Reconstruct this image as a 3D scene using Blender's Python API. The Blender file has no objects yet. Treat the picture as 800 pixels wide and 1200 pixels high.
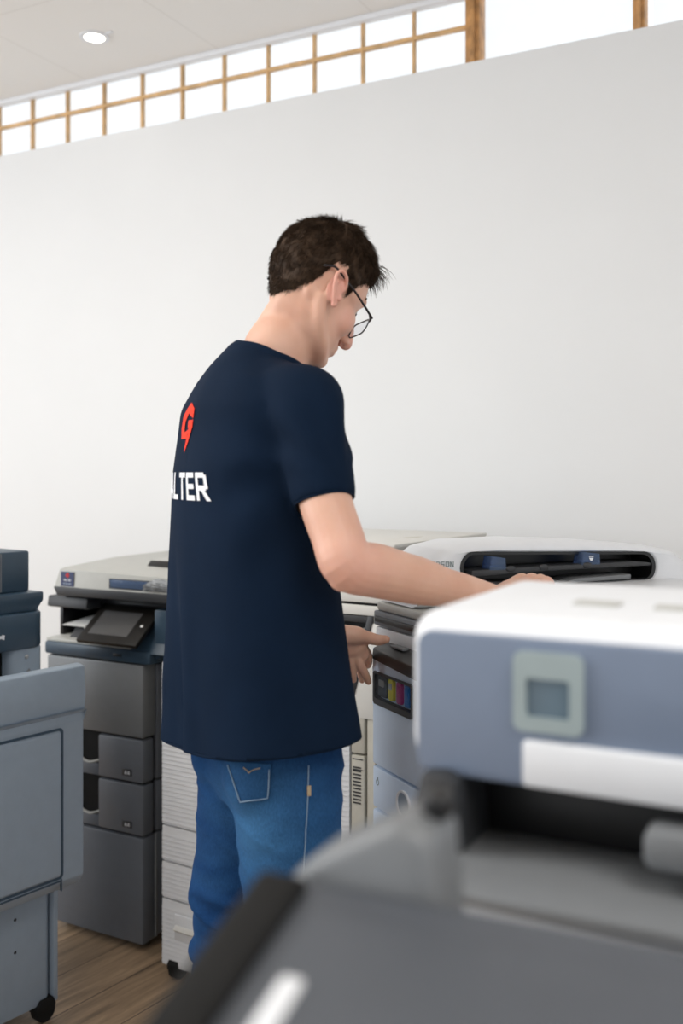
import bpy, bmesh, math, random
import numpy as np
from mathutils import Vector, Matrix, noise
from mathutils.bvhtree import BVHTree
random.seed(7); np.random.seed(7)
SC = bpy.context.scene
COL = SC.collection
R = math.radians

# ------------------------------------------------------------------ camera
FPX, CX, HY, CAMZ, YAW = 1166.7, 400.0, 553.0, 1.38, R(27.4)
RX = Vector((math.cos(YAW), math.sin(YAW), 0))
FW = Vector((-math.sin(YAW), math.cos(YAW), 0))
def cw(u, w, z):                       # right / depth / height -> world
    return RX*u + FW*w + Vector((0, 0, z))
def P(px, py, D):                      # a measured point of the photo at depth D
    return cw((px-CX)/FPX*D, D, CAMZ-(py-HY)/FPX*D)
cam_d = bpy.data.cameras.new('camera'); cam = bpy.data.objects.new('camera', cam_d); COL.objects.link(cam)
cam.location = (0, 0, CAMZ); cam.rotation_euler = (R(90), 0, YAW)
cam_d.sensor_fit = 'VERTICAL'; cam_d.sensor_height = 36; cam_d.sensor_width = 24; cam_d.lens = 35
cam_d.shift_y = -(600-HY)/1200
cam_d.clip_start = 0.02
cam_d.dof.use_dof = True; cam_d.dof.focus_distance = 2.0; cam_d.dof.aperture_fstop = 2.7
SC.camera = cam
SC.view_settings.view_transform = 'Standard'; SC.view_settings.look = 'None'
SC.view_settings.gamma = 1; SC.view_settings.use_curve_mapping = False

# ------------------------------------------------------------------ materials
def nt(name):
    m = bpy.data.materials.new(name); m.use_nodes = True
    t = m.node_tree; b = t.nodes['Principled BSDF']
    return m, t, b
def node(t, k, **kw):
    n = t.nodes.new(k)
    for a, v in kw.items():
        if a in n.inputs: n.inputs[a].default_value = v
        else: setattr(n, a, v)
    return n
def mat(name, col, rough=.5, metal=0, spec=.5, var=.06, scale=30, bump=.0, bscale=400, coat=0):
    m, t, b = nt(name)
    tc = node(t, 'ShaderNodeTexCoord')
    n = node(t, 'ShaderNodeTexNoise', Scale=scale, Detail=4.0)
    t.links.new(tc.outputs['Object'], n.inputs['Vector'])
    r = node(t, 'ShaderNodeValToRGB')
    c = Vector(col)
    r.color_ramp.elements[0].position = .3; r.color_ramp.elements[1].position = .7
    r.color_ramp.elements[0].color = (*(c*(1-var)), 1); r.color_ramp.elements[1].color = (*(c*(1+var)), 1)
    t.links.new(n.outputs['Fac'], r.inputs['Fac']); t.links.new(r.outputs['Color'], b.inputs['Base Color'])
    b.inputs['Roughness'].default_value = rough; b.inputs['Metallic'].default_value = metal
    b.inputs['Specular IOR Level'].default_value = spec
    if coat: b.inputs['Coat Weight'].default_value = coat
    if bump:
        n2 = node(t, 'ShaderNodeTexNoise', Scale=bscale, Detail=2.0)
        t.links.new(tc.outputs['Object'], n2.inputs['Vector'])
        bp = node(t, 'ShaderNodeBump', Strength=bump, Distance=.001)
        t.links.new(n2.outputs['Fac'], bp.inputs['Height']); t.links.new(bp.outputs['Normal'], b.inputs['Normal'])
    return m
def emit(name, col, s):
    m, t, b = nt(name)
    b.inputs['Base Color'].default_value = (*col, 1)
    b.inputs['Emission Color'].default_value = (*col, 1); b.inputs['Emission Strength'].default_value = s
    return m
def glass(name, col, rough=.05, mix=.5):
    m, t, b = nt(name)
    b.inputs['Base Color'].default_value = (*col, 1); b.inputs['Roughness'].default_value = rough
    tr = node(t, 'ShaderNodeBsdfTransparent', Color=(*col, 1)); mx = node(t, 'ShaderNodeMixShader', Fac=mix)
    t.links.new(b.outputs[0], mx.inputs[1]); t.links.new(tr.outputs[0], mx.inputs[2])
    t.links.new(mx.outputs[0], t.nodes['Material Output'].inputs['Surface'])
    return m
M = {}
M['wall'] = mat('wall_paint', (.775, .785, .79), .75, var=.01, scale=3, bump=.1, bscale=300)
M['white'] = mat('white_plastic', (.78, .80, .83), .38, var=.015)
M['epson'] = mat('sky_tinted_white_plastic', (.64, .75, .90), .4, var=.015)  # white plastic with bluish sky shade mixed into the colour
M['offwhite'] = mat('warm_white_plastic', (.70, .69, .65), .45, var=.02)
M['beige'] = mat('shaded_beige_plastic', (.56, .54, .47), .5, var=.03)  # copier's white plastic with warm shade in the colour; plain beige on the arrow
M['ltgrey'] = mat('light_grey_plastic', (.48, .48, .45), .42, var=.03)
M['silver'] = mat('silver_grey_plastic', (.19, .20, .21), .42, metal=.1, var=.03, bump=.15)
M['grey'] = mat('mid_grey_plastic', (.135, .15, .175), .45, var=.03, bump=.1)
M['dgrey'] = mat('dark_grey_plastic', (.030, .032, .036), .5, var=.05, bump=.15)
M['black'] = mat('black_plastic', (.008, .008, .009), .4, var=.1)
M['softblack'] = mat('black_rubber', (.010, .010, .010), .7, spec=.2, var=.1)
M['deck'] = mat('charcoal_grey_plastic', (.070, .078, .092), .5, var=.03, bump=.1)
M['navy'] = mat('navy_plastic', (.030, .060, .095), .4, var=.04)
M['bluegrey'] = mat('blue_grey_plastic', (.29, .36, .44), .45, var=.03, bump=.1)
M['facegrey'] = mat('slate_blue_plastic', (.17, .215, .30), .45, var=.02)
M['screen'] = mat('dark_touch_screen', (.07, .07, .072), .35, var=.02)
M['panelblack'] = mat('glossy_black_bezel', (.010, .009, .008), .4, var=.1, spec=.25)
M['paper'] = mat('white_paper', (.82, .82, .80), .8, var=.02)
M['red'] = mat('red_print', (.85, .045, .018), .7, spec=.15, var=.02)
M['print'] = mat('white_print', (.80, .82, .86), .6, var=.02)
M['stickerblue'] = mat('navy_sticker', (.02, .03, .10), .4, var=.03)
M['inky'] = mat('yellow_label', (.78, .66, .03), .4, var=.05)
M['inkm'] = mat('magenta_label', (.52, .02, .20), .4, var=.05)
M['inkc'] = mat('cyan_label', (.01, .20, .62), .4, var=.05)
M['inkk'] = mat('grey_black_cartridge', (.06, .07, .075), .3, var=.2, scale=60)
M['chrome'] = mat('brushed_metal', (.6, .6, .6), .3, metal=1, var=.05)
M['olive'] = mat('pale_green_grey_plastic', (.34, .41, .42), .4, var=.03)
M['lcd'] = mat('display_window', (.13, .19, .24), .2, var=.04)
M['clear'] = glass('clear_plastic', (.80, .88, 1.0), .05, .75)
M['bluegl'] = glass('blue_tinted_plastic', (.34, .48, .75), .08, .8)
M['coverglass'] = glass('smoked_clear_cover', (.92, .94, .96), .05, .97)
M['lens'] = glass('spectacle_lens', (.97, .98, 1.0), .02, .93)
M['logo'] = mat('grey_logo_print', (.28, .33, .34), .5, var=.02)
M['wood'] = mat('varnished_window_wood', (.52, .27, .10), .5, var=.35, scale=25)
M['lightwood'] = mat('orange_window_bars', (.68, .43, .20), .5, var=.2, scale=25)
M['hair'] = mat('dark_brown_hair', (.042, .025, .015), .6, var=.4, scale=90, spec=.12)
M['frame'] = mat('black_spectacle_frame', (.008, .008, .012), .3, var=.1)
M['thread'] = mat('tan_stitching', (.42, .33, .22), .8, var=.1)
M['palethread'] = mat('pale_blue_stitching', (.20, .30, .42), .8, var=.1)
M['eye'] = mat('eye_white', (.75, .73, .70), .2)
M['sole'] = mat('rubber_sole', (.55, .55, .53), .7)
M['shoe'] = mat('dark_suede', (.03, .03, .035), .8, var=.1)

def skin_mat():
    m, t, b = nt('skin')
    tc = node(t, 'ShaderNodeTexCoord')
    n = node(t, 'ShaderNodeTexNoise', Scale=16.0, Detail=6.0)
    t.links.new(tc.outputs['Object'], n.inputs['Vector'])
    r = node(t, 'ShaderNodeValToRGB')
    r.color_ramp.elements[0].position = .32; r.color_ramp.elements[1].position = .72
    r.color_ramp.elements[0].color = (.66, .37, .265, 1); r.color_ramp.elements[1].color = (.74, .46, .345, 1)
    t.links.new(n.outputs['Fac'], r.inputs['Fac'])
    at = node(t, 'ShaderNodeAttribute'); at.attribute_name = 'flush'
    mx = node(t, 'ShaderNodeMixRGB'); mx.inputs[2].default_value = (.80, .38, .32, 1)
    t.links.new(at.outputs['Fac'], mx.inputs[0]); t.links.new(r.outputs['Color'], mx.inputs[1]); t.links.new(mx.outputs[0], b.inputs['Base Color'])
    b.inputs['Roughness'].default_value = .5
    b.inputs['Subsurface Weight'].default_value = .25; b.inputs['Subsurface Radius'].default_value = (.012, .005, .003)
    b.inputs['Subsurface Scale'].default_value = .5
    n2 = node(t, 'ShaderNodeTexNoise', Scale=260.0, Detail=3.0)
    t.links.new(tc.outputs['Object'], n2.inputs['Vector'])
    bp = node(t, 'ShaderNodeBump', Strength=.12, Distance=.001)
    t.links.new(n2.outputs['Fac'], bp.inputs['Height']); t.links.new(bp.outputs['Normal'], b.inputs['Normal'])
    return m
M['skin'] = skin_mat()
def cloth_mat(name, c0, c1, scale, weave, rough=.85, sheen=.25):
    m, t, b = nt(name)
    tc = node(t, 'ShaderNodeTexCoord')
    n = node(t, 'ShaderNodeTexNoise', Scale=scale, Detail=8.0, Roughness=.65)
    t.links.new(tc.outputs['Object'], n.inputs['Vector'])
    r = node(t, 'ShaderNodeValToRGB')
    r.color_ramp.elements[0].position = .3; r.color_ramp.elements[1].position = .72
    r.color_ramp.elements[0].color = (*c0, 1); r.color_ramp.elements[1].color = (*c1, 1)
    t.links.new(n.outputs['Fac'], r.inputs['Fac']); t.links.new(r.outputs['Color'], b.inputs['Base Color'])
    b.inputs['Roughness'].default_value = rough
    b.inputs['Sheen Weight'].default_value = sheen; b.inputs['Specular IOR Level'].default_value = .1
    b.inputs['Sheen Tint'].default_value = (.25, .5, 1, 1)
    n2 = node(t, 'ShaderNodeTexNoise', Scale=weave, Detail=2.0)
    t.links.new(tc.outputs['Object'], n2.inputs['Vector'])
    bp = node(t, 'ShaderNodeBump', Strength=.3, Distance=.001)
    t.links.new(n2.outputs['Fac'], bp.inputs['Height']); t.links.new(bp.outputs['Normal'], b.inputs['Normal'])
    return m, t, b, tc, r
M['shirt'] = cloth_mat('navy_cotton_jersey', (.0032, .0105, .0265), (.0048, .0148, .037), 5, 900, sheen=.0)[0]
def denim_mat():
    m, t, b, tc, r = cloth_mat('washed_blue_denim', (.003, .022, .088), (.009, .050, .158), 7, 1200, .8, .1)
    # fine vertical slub of the denim, and a worn patch on the seat and thigh
    mp = node(t, 'ShaderNodeMapping'); mp.inputs['Scale'].default_value = (900, 900, 160)
    t.links.new(tc.outputs['Object'], mp.inputs['Vector'])
    n = node(t, 'ShaderNodeTexNoise', Scale=1.0, Detail=4.0); t.links.new(mp.outputs[0], n.inputs['Vector'])
    at = node(t, 'ShaderNodeAttribute'); at.attribute_name = 'wear'
    a = node(t, 'ShaderNodeMixRGB'); a.blend_type = 'MIX'; a.inputs[2].default_value = (.055, .175, .36, 1)
    t.links.new(at.outputs['Fac'], a.inputs[0]); t.links.new(r.outputs['Color'], a.inputs[1])
    r2 = node(t, 'ShaderNodeValToRGB'); r2.color_ramp.elements[0].color = (.72, .72, .72, 1); r2.color_ramp.elements[1].color = (1.25, 1.25, 1.22, 1)
    r2.color_ramp.elements[0].position = .3; r2.color_ramp.elements[1].position = .7
    t.links.new(n.outputs['Fac'], r2.inputs['Fac'])
    mu = node(t, 'ShaderNodeMixRGB'); mu.blend_type = 'MULTIPLY'; mu.inputs[0].default_value = 1
    t.links.new(a.outputs[0], mu.inputs[1]); t.links.new(r2.outputs['Color'], mu.inputs[2])
    t.links.new(mu.outputs[0], b.inputs['Base Color'])
    return m
M['denim'] = denim_mat()
def floor_mat():
    m, t, b = nt('oak_plank_floor')
    tc = node(t, 'ShaderNodeTexCoord')
    mp = node(t, 'ShaderNodeMapping'); mp.inputs['Rotation'].default_value = (0, 0, R(-81))
    t.links.new(tc.outputs['Object'], mp.inputs['Vector'])
    br = node(t, 'ShaderNodeTexBrick', Scale=1.0)
    br.inputs['Brick Width'].default_value = 1.25; br.inputs['Row Height'].default_value = .16
    br.inputs['Mortar Size'].default_value = .0022; br.inputs['Color1'].default_value = (.46, .33, .215, 1)
    br.inputs['Color2'].default_value = (.36, .26, .17, 1); br.inputs['Mortar'].default_value = (.10, .07, .05, 1); br.offset = .37
    t.links.new(mp.outputs[0], br.inputs['Vector'])
    m2 = node(t, 'ShaderNodeMapping'); m2.inputs['Scale'].default_value = (2.2, 26, 1)
    t.links.new(mp.outputs[0], m2.inputs['Vector'])
    n = node(t, 'ShaderNodeTexNoise', Scale=1.6, Detail=8.0, Roughness=.65, Distortion=.6); t.links.new(m2.outputs[0], n.inputs['Vector'])
    r = node(t, 'ShaderNodeValToRGB'); r.color_ramp.elements[0].position = .3; r.color_ramp.elements[1].position = .7
    r.color_ramp.elements[0].color = (.55, .55, .55, 1); r.color_ramp.elements[1].color = (1.35, 1.3, 1.25, 1)
    t.links.new(n.outputs['Fac'], r.inputs['Fac'])
    mu = node(t, 'ShaderNodeMixRGB'); mu.blend_type = 'MULTIPLY'; mu.inputs[0].default_value = 1
    t.links.new(br.outputs['Color'], mu.inputs[1]); t.links.new(r.outputs['Color'], mu.inputs[2])
    t.links.new(mu.outputs[0], b.inputs['Base Color']); b.inputs['Roughness'].default_value = .45
    return m
M['floor'] = floor_mat()
def ceil_mat():
    m, t, b = nt('ceiling_board')
    tc = node(t, 'ShaderNodeTexCoord')
    mp = node(t, 'ShaderNodeMapping'); mp.inputs['Location'].default_value = (2.70, -2.458, 0)
    t.links.new(tc.outputs['Object'], mp.inputs['Vector'])
    br = node(t, 'ShaderNodeTexBrick', Scale=1.0); br.offset = 0
    br.inputs['Brick Width'].default_value = .625; br.inputs['Row Height'].default_value = 1.25
    br.inputs['Mortar Size'].default_value = .004; br.inputs['Mortar Smooth'].default_value = 1.0
    br.inputs['Color1'].default_value = (.87, .865, .85, 1); br.inputs['Color2'].default_value = (.865, .86, .845, 1)
    br.inputs['Mortar'].default_value = (.75, .74, .72, 1)
    t.links.new(mp.outputs[0], br.inputs['Vector']); t.links.new(br.outputs['Color'], b.inputs['Base Color'])
    b.inputs['Roughness'].default_value = .8
    return m
M['ceiling'] = ceil_mat()
def pane_mat(name, tr, rough):
    m, t, b = nt(name)
    b.inputs['Base Color'].default_value = (.9, .93, .95, 1); b.inputs['Roughness'].default_value = rough
    a = node(t, 'ShaderNodeBsdfTransparent', Color=(.98, .99, 1, 1)); mx = node(t, 'ShaderNodeMixShader')
    tc = node(t, 'ShaderNodeTexCoord'); n = node(t, 'ShaderNodeTexNoise', Scale=9.0, Detail=2.0)
    t.links.new(tc.outputs['Object'], n.inputs['Vector'])
    mr = node(t, 'ShaderNodeMapRange'); mr.inputs[3].default_value = tr-.05; mr.inputs[4].default_value = tr+.05
    t.links.new(n.outputs['Fac'], mr.inputs[0]); t.links.new(mr.outputs[0], mx.inputs[0])
    t.links.new(b.outputs[0], mx.inputs[1]); t.links.new(a.outputs[0], mx.inputs[2])
    t.links.new(mx.outputs[0], t.nodes['Material Output'].inputs['Surface'])
    return m
M['pane'] = pane_mat('window_glass', .90, .1)

# ------------------------------------------------------------------ mesh helpers
def merge(bm, tmp):
    me = bpy.data.meshes.new('tmp'); tmp.to_mesh(me); tmp.free(); bm.from_mesh(me); bpy.data.meshes.remove(me)
def rbox(bm, x0, x1, y0, y1, z0, z1, r=.004, seg=2):
    t = bmesh.new(); bmesh.ops.create_cube(t, size=1)
    for v in t.verts: v.co = Vector((x0+(v.co.x+.5)*(x1-x0), y0+(v.co.y+.5)*(y1-y0), z0+(v.co.z+.5)*(z1-z0)))
    if r: bmesh.ops.bevel(t, geom=t.edges[:], offset=min(r, .49*min(x1-x0, y1-y0, z1-z0)), segments=seg, affect='EDGES', profile=.5)
    merge(bm, t)
def ax3(axis, a, p):
    return Vector({'x': (a, p[0], p[1]), 'y': (p[0], a, p[1]), 'z': (p[0], p[1], a)}[axis])
def prism(bm, pts, axis, a0, a1, r=.003, seg=2):
    t = bmesh.new()
    A = [t.verts.new(ax3(axis, a0, p)) for p in pts]; B = [t.verts.new(ax3(axis, a1, p)) for p in pts]
    n = len(pts); t.faces.new(A); t.faces.new(B[::-1])
    for i in range(n): t.faces.new((A[i], B[i], B[(i+1) % n], A[(i+1) % n]))
    bmesh.ops.recalc_face_normals(t, faces=t.faces[:])
    if r:
        ed = [e for e in t.edges if len(e.link_faces) == 2 and e.calc_face_angle(0) > .35]
        bmesh.ops.bevel(t, geom=ed, offset=r, segments=seg, affect='EDGES', profile=.5)
    merge(bm, t)
def rr(x0, x1, y0, y1, r, n=6):
    o = []
    for cx, cy, a in ((x1-r, y1-r, 0), (x0+r, y1-r, 90), (x0+r, y0+r, 180), (x1-r, y0+r, 270)):
        for k in range(n+1):
            q = R(a+90*k/n); o.append((cx+r*math.cos(q), cy+r*math.sin(q)))
    return o
def ringprism(bm, outer, inner, axis, a0, a1):
    """plate with a hole: two loops of equal count"""
    t = bmesh.new(); n = len(outer)
    L = [[t.verts.new(ax3(axis, a, p)) for p in pts] for pts, a in ((outer, a0), (outer, a1), (inner, a1), (inner, a0))]
    for k in range(4):
        A, B = L[k], L[(k+1) % 4]
        for i in range(n): t.faces.new((A[i], A[(i+1) % n], B[(i+1) % n], B[i]))
    bmesh.ops.recalc_face_normals(t, faces=t.faces[:]); merge(bm, t)
def loft(bm, rings, cap=True):
    t = bmesh.new(); V = [[t.verts.new(p) for p in r] for r in rings]; n = len(V[0])
    for a, b in zip(V, V[1:]):
        for i in range(n): t.faces.new((a[i], a[(i+1) % n], b[(i+1) % n], b[i]))
    if cap: t.faces.new(V[0][::-1]); t.faces.new(V[-1])
    bmesh.ops.recalc_face_normals(t, faces=t.faces[:]); merge(bm, t)
def smooth_path(pts, rad, k=5):
    P_, Q = [], []
    n = len(pts)
    for i in range(n-1):
        p0, p1, p2, p3 = pts[max(i-1, 0)], pts[i], pts[i+1], pts[min(i+2, n-1)]
        for j in range(k):
            s = j/k
            P_.append(.5*((2*p1)+(p2-p0)*s+(2*p0-5*p1+4*p2-p3)*s*s+(3*p1-p0-3*p2+p3)*s**3))
            Q.append(rad[i]+(rad[i+1]-rad[i])*(s*s*(3-2*s)))
    P_.append(pts[-1]); Q.append(rad[-1]); return P_, Q
def tube(bm, pts, rad, n=12, flat=None, round_end=True, k=5):
    """round tube along pts; flat=(dir, factor) squashes the section along dir"""
    pts = [Vector(p) for p in pts]
    if not hasattr(rad, '__len__'): rad = [rad]*len(pts)
    if len(pts) > 2 and k > 1: pts, rad = smooth_path(pts, rad, k)
    if round_end:
        for end in (0, -1):
            a = pts[end]; b = pts[1] if end == 0 else pts[-2]; r = rad[end]; d = (a-b).normalized()
            ex = [a+d*r*s for s in (.5, .87, .99)]; rx = [r*c for c in (.87, .5, .12)]
            if end == 0: pts = ex[::-1]+pts; rad = rx[::-1]+list(rad)
            else: pts = pts+ex; rad = list(rad)+rx
    rings = []; up = None
    for i, p in enumerate(pts):
        d = (pts[min(i+1, len(pts)-1)]-pts[max(i-1, 0)]).normalized()
        if up is None:
            up = d.orthogonal().normalized()
        up = (up-d*up.dot(d)).normalized(); s = d.cross(up)
        ring = []
        for j in range(n):
            q = 2*math.pi*j/n; o = (up*math.cos(q)+s*math.sin(q))*rad[i]
            if flat: o = o-flat[0]*o.dot(flat[0])*(1-flat[1])
            ring.append(p+o)
        rings.append(ring)
    loft(bm, rings)
def ball(bm, c, rx, ry=None, rz=None, rot=None, sub=3):
    t = bmesh.new(); bmesh.ops.create_icosphere(t, subdivisions=sub, radius=1)
    ry = ry or rx; rz = rz or rx
    for v in t.verts:
        q = Vector((v.co.x*rx, v.co.y*ry, v.co.z*rz)); v.co = Vector(c)+(rot @ q if rot else q)
    merge(bm, t)
def finish(me, angle=38):
    me.shade_smooth(); me.set_sharp_from_angle(angle=R(angle))
def obj(name, bm, m, parent=None, angle=38, label=None):
    me = bpy.data.meshes.new(name); bm.to_mesh(me); bm.free(); me.materials.append(M[m] if isinstance(m, str) else m)
    finish(me, angle)
    o = bpy.data.objects.new(name, me); COL.objects.link(o)
    if parent: o.parent = parent
    if label: o['label'] = label
    return o
def obj_me(name, me, m, parent=None, angle=180):
    me.materials.clear(); me.materials.append(M[m]); finish(me, angle)
    o = bpy.data.objects.new(name, me); COL.objects.link(o)
    if parent: o.parent = parent
    return o
def thing(name, label, cat, loc=(0, 0, 0), rz=0, group=None):
    o = bpy.data.objects.new(name, None); COL.objects.link(o); o.empty_display_size = .1
    o.location = loc; o.rotation_euler = (0, 0, rz); o['label'] = label; o['category'] = cat
    if group: o['group'] = group
    return o
def box(name, parent, m, *a, r=.004, seg=2, label=None):
    bm = bmesh.new(); rbox(bm, *a, r=r, seg=seg); return obj(name, bm, m, parent, label=label)
def struct(name, bm, m, angle=38):
    o = obj(name, bm, m, None, angle); o['kind'] = 'structure'; return o
def voxel(bm, size, it=6, fac=.5):
    me = bpy.data.meshes.new('tmp'); bm.to_mesh(me); bm.free()
    o = bpy.data.objects.new('tmp', me); COL.objects.link(o)
    md = o.modifiers.new('r', 'REMESH'); md.mode = 'VOXEL'; md.voxel_size = size; md.adaptivity = 0
    if it:
        s = o.modifiers.new('s', 'SMOOTH'); s.factor = fac; s.iterations = it
    dg = bpy.context.evaluated_depsgraph_get(); dg.update()
    out = bpy.data.meshes.new_from_object(o.evaluated_get(dg))
    bpy.data.objects.remove(o); bpy.data.meshes.remove(me)
    return out
def letters(bm, strokes, f):
    """strokes: quads in 2-D; f maps (s,t) to 3-D; each quad is a finely divided patch"""
    N = 8
    for q in strokes:
        g = []
        for i in range(N+1):
            row = []
            for j in range(N+1):
                a, b = i/N, j/N
                s = (q[0][0]*(1-a)+q[1][0]*a)*(1-b)+(q[3][0]*(1-a)+q[2][0]*a)*b
                t = (q[0][1]*(1-a)+q[1][1]*a)*(1-b)+(q[3][1]*(1-a)+q[2][1]*a)*b
                p = f(s, t); row.append(bm.verts.new(p) if p is not None else None)
            g.append(row)
        for i in range(N):
            for j in range(N):
                c = (g[i][j], g[i+1][j], g[i+1][j+1], g[i][j+1])
                if None not in c: bm.faces.new(c)
def rect(x0, x1, y0, y1): return ((x0, y0), (x1, y0), (x1, y1), (x0, y1))
# letters on a unit cell: width .8, height 1, stroke .2
GLY = {
 'W': [((0, 1), (.2, 1), (.38, 0), (.18, 0)), ((.4, .75), (.55, .75), (.38, 0), (.2, 0)), ((.4, .75), (.55, .75), (.78, 0), (.6, 0)), ((.8, 1), (1, 1), (.8, 0), (.62, 0))],
 'A': [((0, 0), (.2, 0), (.52, 1), (.32, 1)), ((.32, 1), (.52, 1), (.86, 0), (.66, 0)), rect(.2, .66, .22, .38)],
 'L': [rect(0, .2, .18, 1), rect(0, .72, 0, .18)],
 'T': [rect(0, .8, .82, 1), rect(.3, .5, 0, .82)],
 'E': [rect(0, .2, 0, 1), rect(.2, .75, .82, 1), rect(.2, .72, .41, .59), rect(.2, .75, 0, .18)],
 'R': [rect(0, .2, 0, 1), rect(.2, .68, .82, 1), rect(.2, .68, .36, .54), rect(.62, .82, .42, .92), ((.36, .36), (.6, .36), (.88, 0), (.64, 0))],
 'P': [rect(0, .2, 0, 1), rect(.2, .65, .82, 1), rect(.2, .65, .38, .56), rect(.6, .78, .44, .94)],
 'S': [rect(0, .75, .82, 1), rect(0, .2, .5, .82), rect(0, .75, .41, .59), rect(.55, .75, .18, .5), rect(0, .75, 0, .18)],
 'O': [rect(0, .2, 0, 1), rect(.6, .8, 0, 1), rect(.2, .6, .82, 1), rect(.2, .6, 0, .18)],
 'N': [rect(0, .2, 0, 1), rect(.6, .8, 0, 1), ((0, 1), (.22, 1), (.8, 0), (.58, 0))],
 'U': [rect(0, .2, 0, 1), rect(.6, .8, 0, 1), rect(.2, .6, 0, .18)],
 '4': [rect(.5, .7, 0, 1), rect(0, .8, .25, .42), ((.42, 1), (.62, 1), (.2, .42), (0, .42))],
 '3': [rect(0, .75, .82, 1), rect(.2, .75, .41, .59), rect(.55, .75, 0, 1), rect(0, .75, 0, .18)],
}
def word(w, h, adv=.95, sx=1.0):
    out = []; x = 0
    for ch in w:
        for q in GLY[ch]: out.append(tuple(((x+p[0])*h*sx, p[1]*h) for p in q))
        x += adv
    W_ = (x-adv+.8)*h*sx
    return [tuple((p[0]-W_/2, p[1]) for p in q) for q in out]
# hexagonal G emblem, unit height about 1, centred
def hexG():
    o = [(0, .5), (-.40, .27), (-.40, -.22), (0, -.5)]
    q = [((.30, .36), (0, .5), (0, .28), (.30, .16)), ((0, .5), (-.40, .24), (-.20, .12), (0, .28)),
         ((-.40, .24), (-.46, -.02), (-.22, -.05), (-.20, .12)), ((-.46, -.02), (-.36, -.24), (-.14, -.14), (-.22, -.05)),
         ((-.36, -.24), (.02, -.24), (.06, -.06), (-.14, -.10)), ((.0, -.10), (.30, .12), (.30, -.02), (.10, -.18)),
         ((.02, .13), (.30, .13), (.30, -.02), (.02, -.02)), ((.14, -.02), (.30, -.02), (.16, -.30), (.02, -.24)),
         ((.16, -.30), (.02, -.24), (-.02, -.40), (-.02, -.52))]
    return q
# ------------------------------------------------------------------ the room
WY, CZ = 2.95, 2.9255
bm = bmesh.new(); rbox(bm, -7, 5, -4, 3.3, -.05, 0, r=0); struct('floor', bm, 'floor')
bm = bmesh.new(); rbox(bm, -7, 5, -4, 3.09, CZ, CZ+.06, r=0); struct('ceiling', bm, 'ceiling')
bm = bmesh.new(); rbox(bm, -7, 5, WY, WY+.09, 0, 2.663, r=.003); struct('wall_back', bm, 'wall')
bm = bmesh.new(); rbox(bm, -7, 5, 3.02, 3.045, CZ-.018, CZ, r=.002); struct('trim_1', bm, 'white')
WIN = 3.06
def window(n, x0, x1, cols, rows, m, wcol):
    bm = bmesh.new(); z0, z1 = 2.58, CZ
    for x in cols: rbox(bm, x-wcol/2, x+wcol/2, WIN-.012, WIN+.012, z0, z1, r=.002)
    for z in rows: rbox(bm, x0, x1, WIN-.011, WIN+.011, z-.006, z+.006, r=.002)
    rbox(bm, x0, x1, WIN-.015, WIN+.015, z0-.03, z0, r=.002)
    w = struct('window_%d' % n, bm, m)
    xs = sorted(set([x0]+[c for c in cols]+[x1])); zs = [z0]+rows+[z1]
    for a, b in zip(xs, xs[1:]):
        if b-a < .03: continue
        for c, d in zip(zs, zs[1:]):
            p = bmesh.new(); rbox(p, a+wcol/2, b-wcol/2, WIN-.003, WIN+.003, c+.006, d-.006, r=0); obj('pane', p, 'pane', w)
X0 = -1.1234
cols = [X0-.1895*k for k in range(1, 27)]
window(1, X0-.1895*27, X0, cols, [2.824], 'lightwood', .008)
window(2, -1.0739, -.5952, [], [], 'wood', .01)
window(3, -.5604, 2.0, [.3, 1.1], [], 'wood', .04)
for k, (a, b) in enumerate(((X0, -1.0739), (-.5952, -.5604))):
    bm = bmesh.new(); rbox(bm, a, b, 3.03, 3.09, 2.55, CZ, r=.004); rbox(bm, a+.4*(b-a), a+.72*(b-a), 3.018, 3.03, 2.55, CZ, r=.003)
    struct('trim_%d' % (k+2), bm, 'wood')
# recessed downlight
dl = thing('downlight', 'small recessed ceiling downlight, switched on, near the row of high windows', 'ceiling light', (-2.405, 2.735, CZ))
bm = bmesh.new(); n = 40
circ = lambda r: [(r*math.cos(2*math.pi*i/n), r*math.sin(2*math.pi*i/n)) for i in range(n)]
ringprism(bm, circ(.052), circ(.036), 'z', -.005, .001); obj('trim_ring', bm, 'white', dl)
bm = bmesh.new(); prism(bm, circ(.036), 'z', -.004, -.001, r=0); obj('lamp_disc', bm, emit('lamp_glow', (1, .95, .86), 6), dl)
bm = bmesh.new(); rbox(bm, .05, .085, -.012, .0, -.004, .0, r=.001); obj('spring_clip', bm, 'white', dl)

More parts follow.
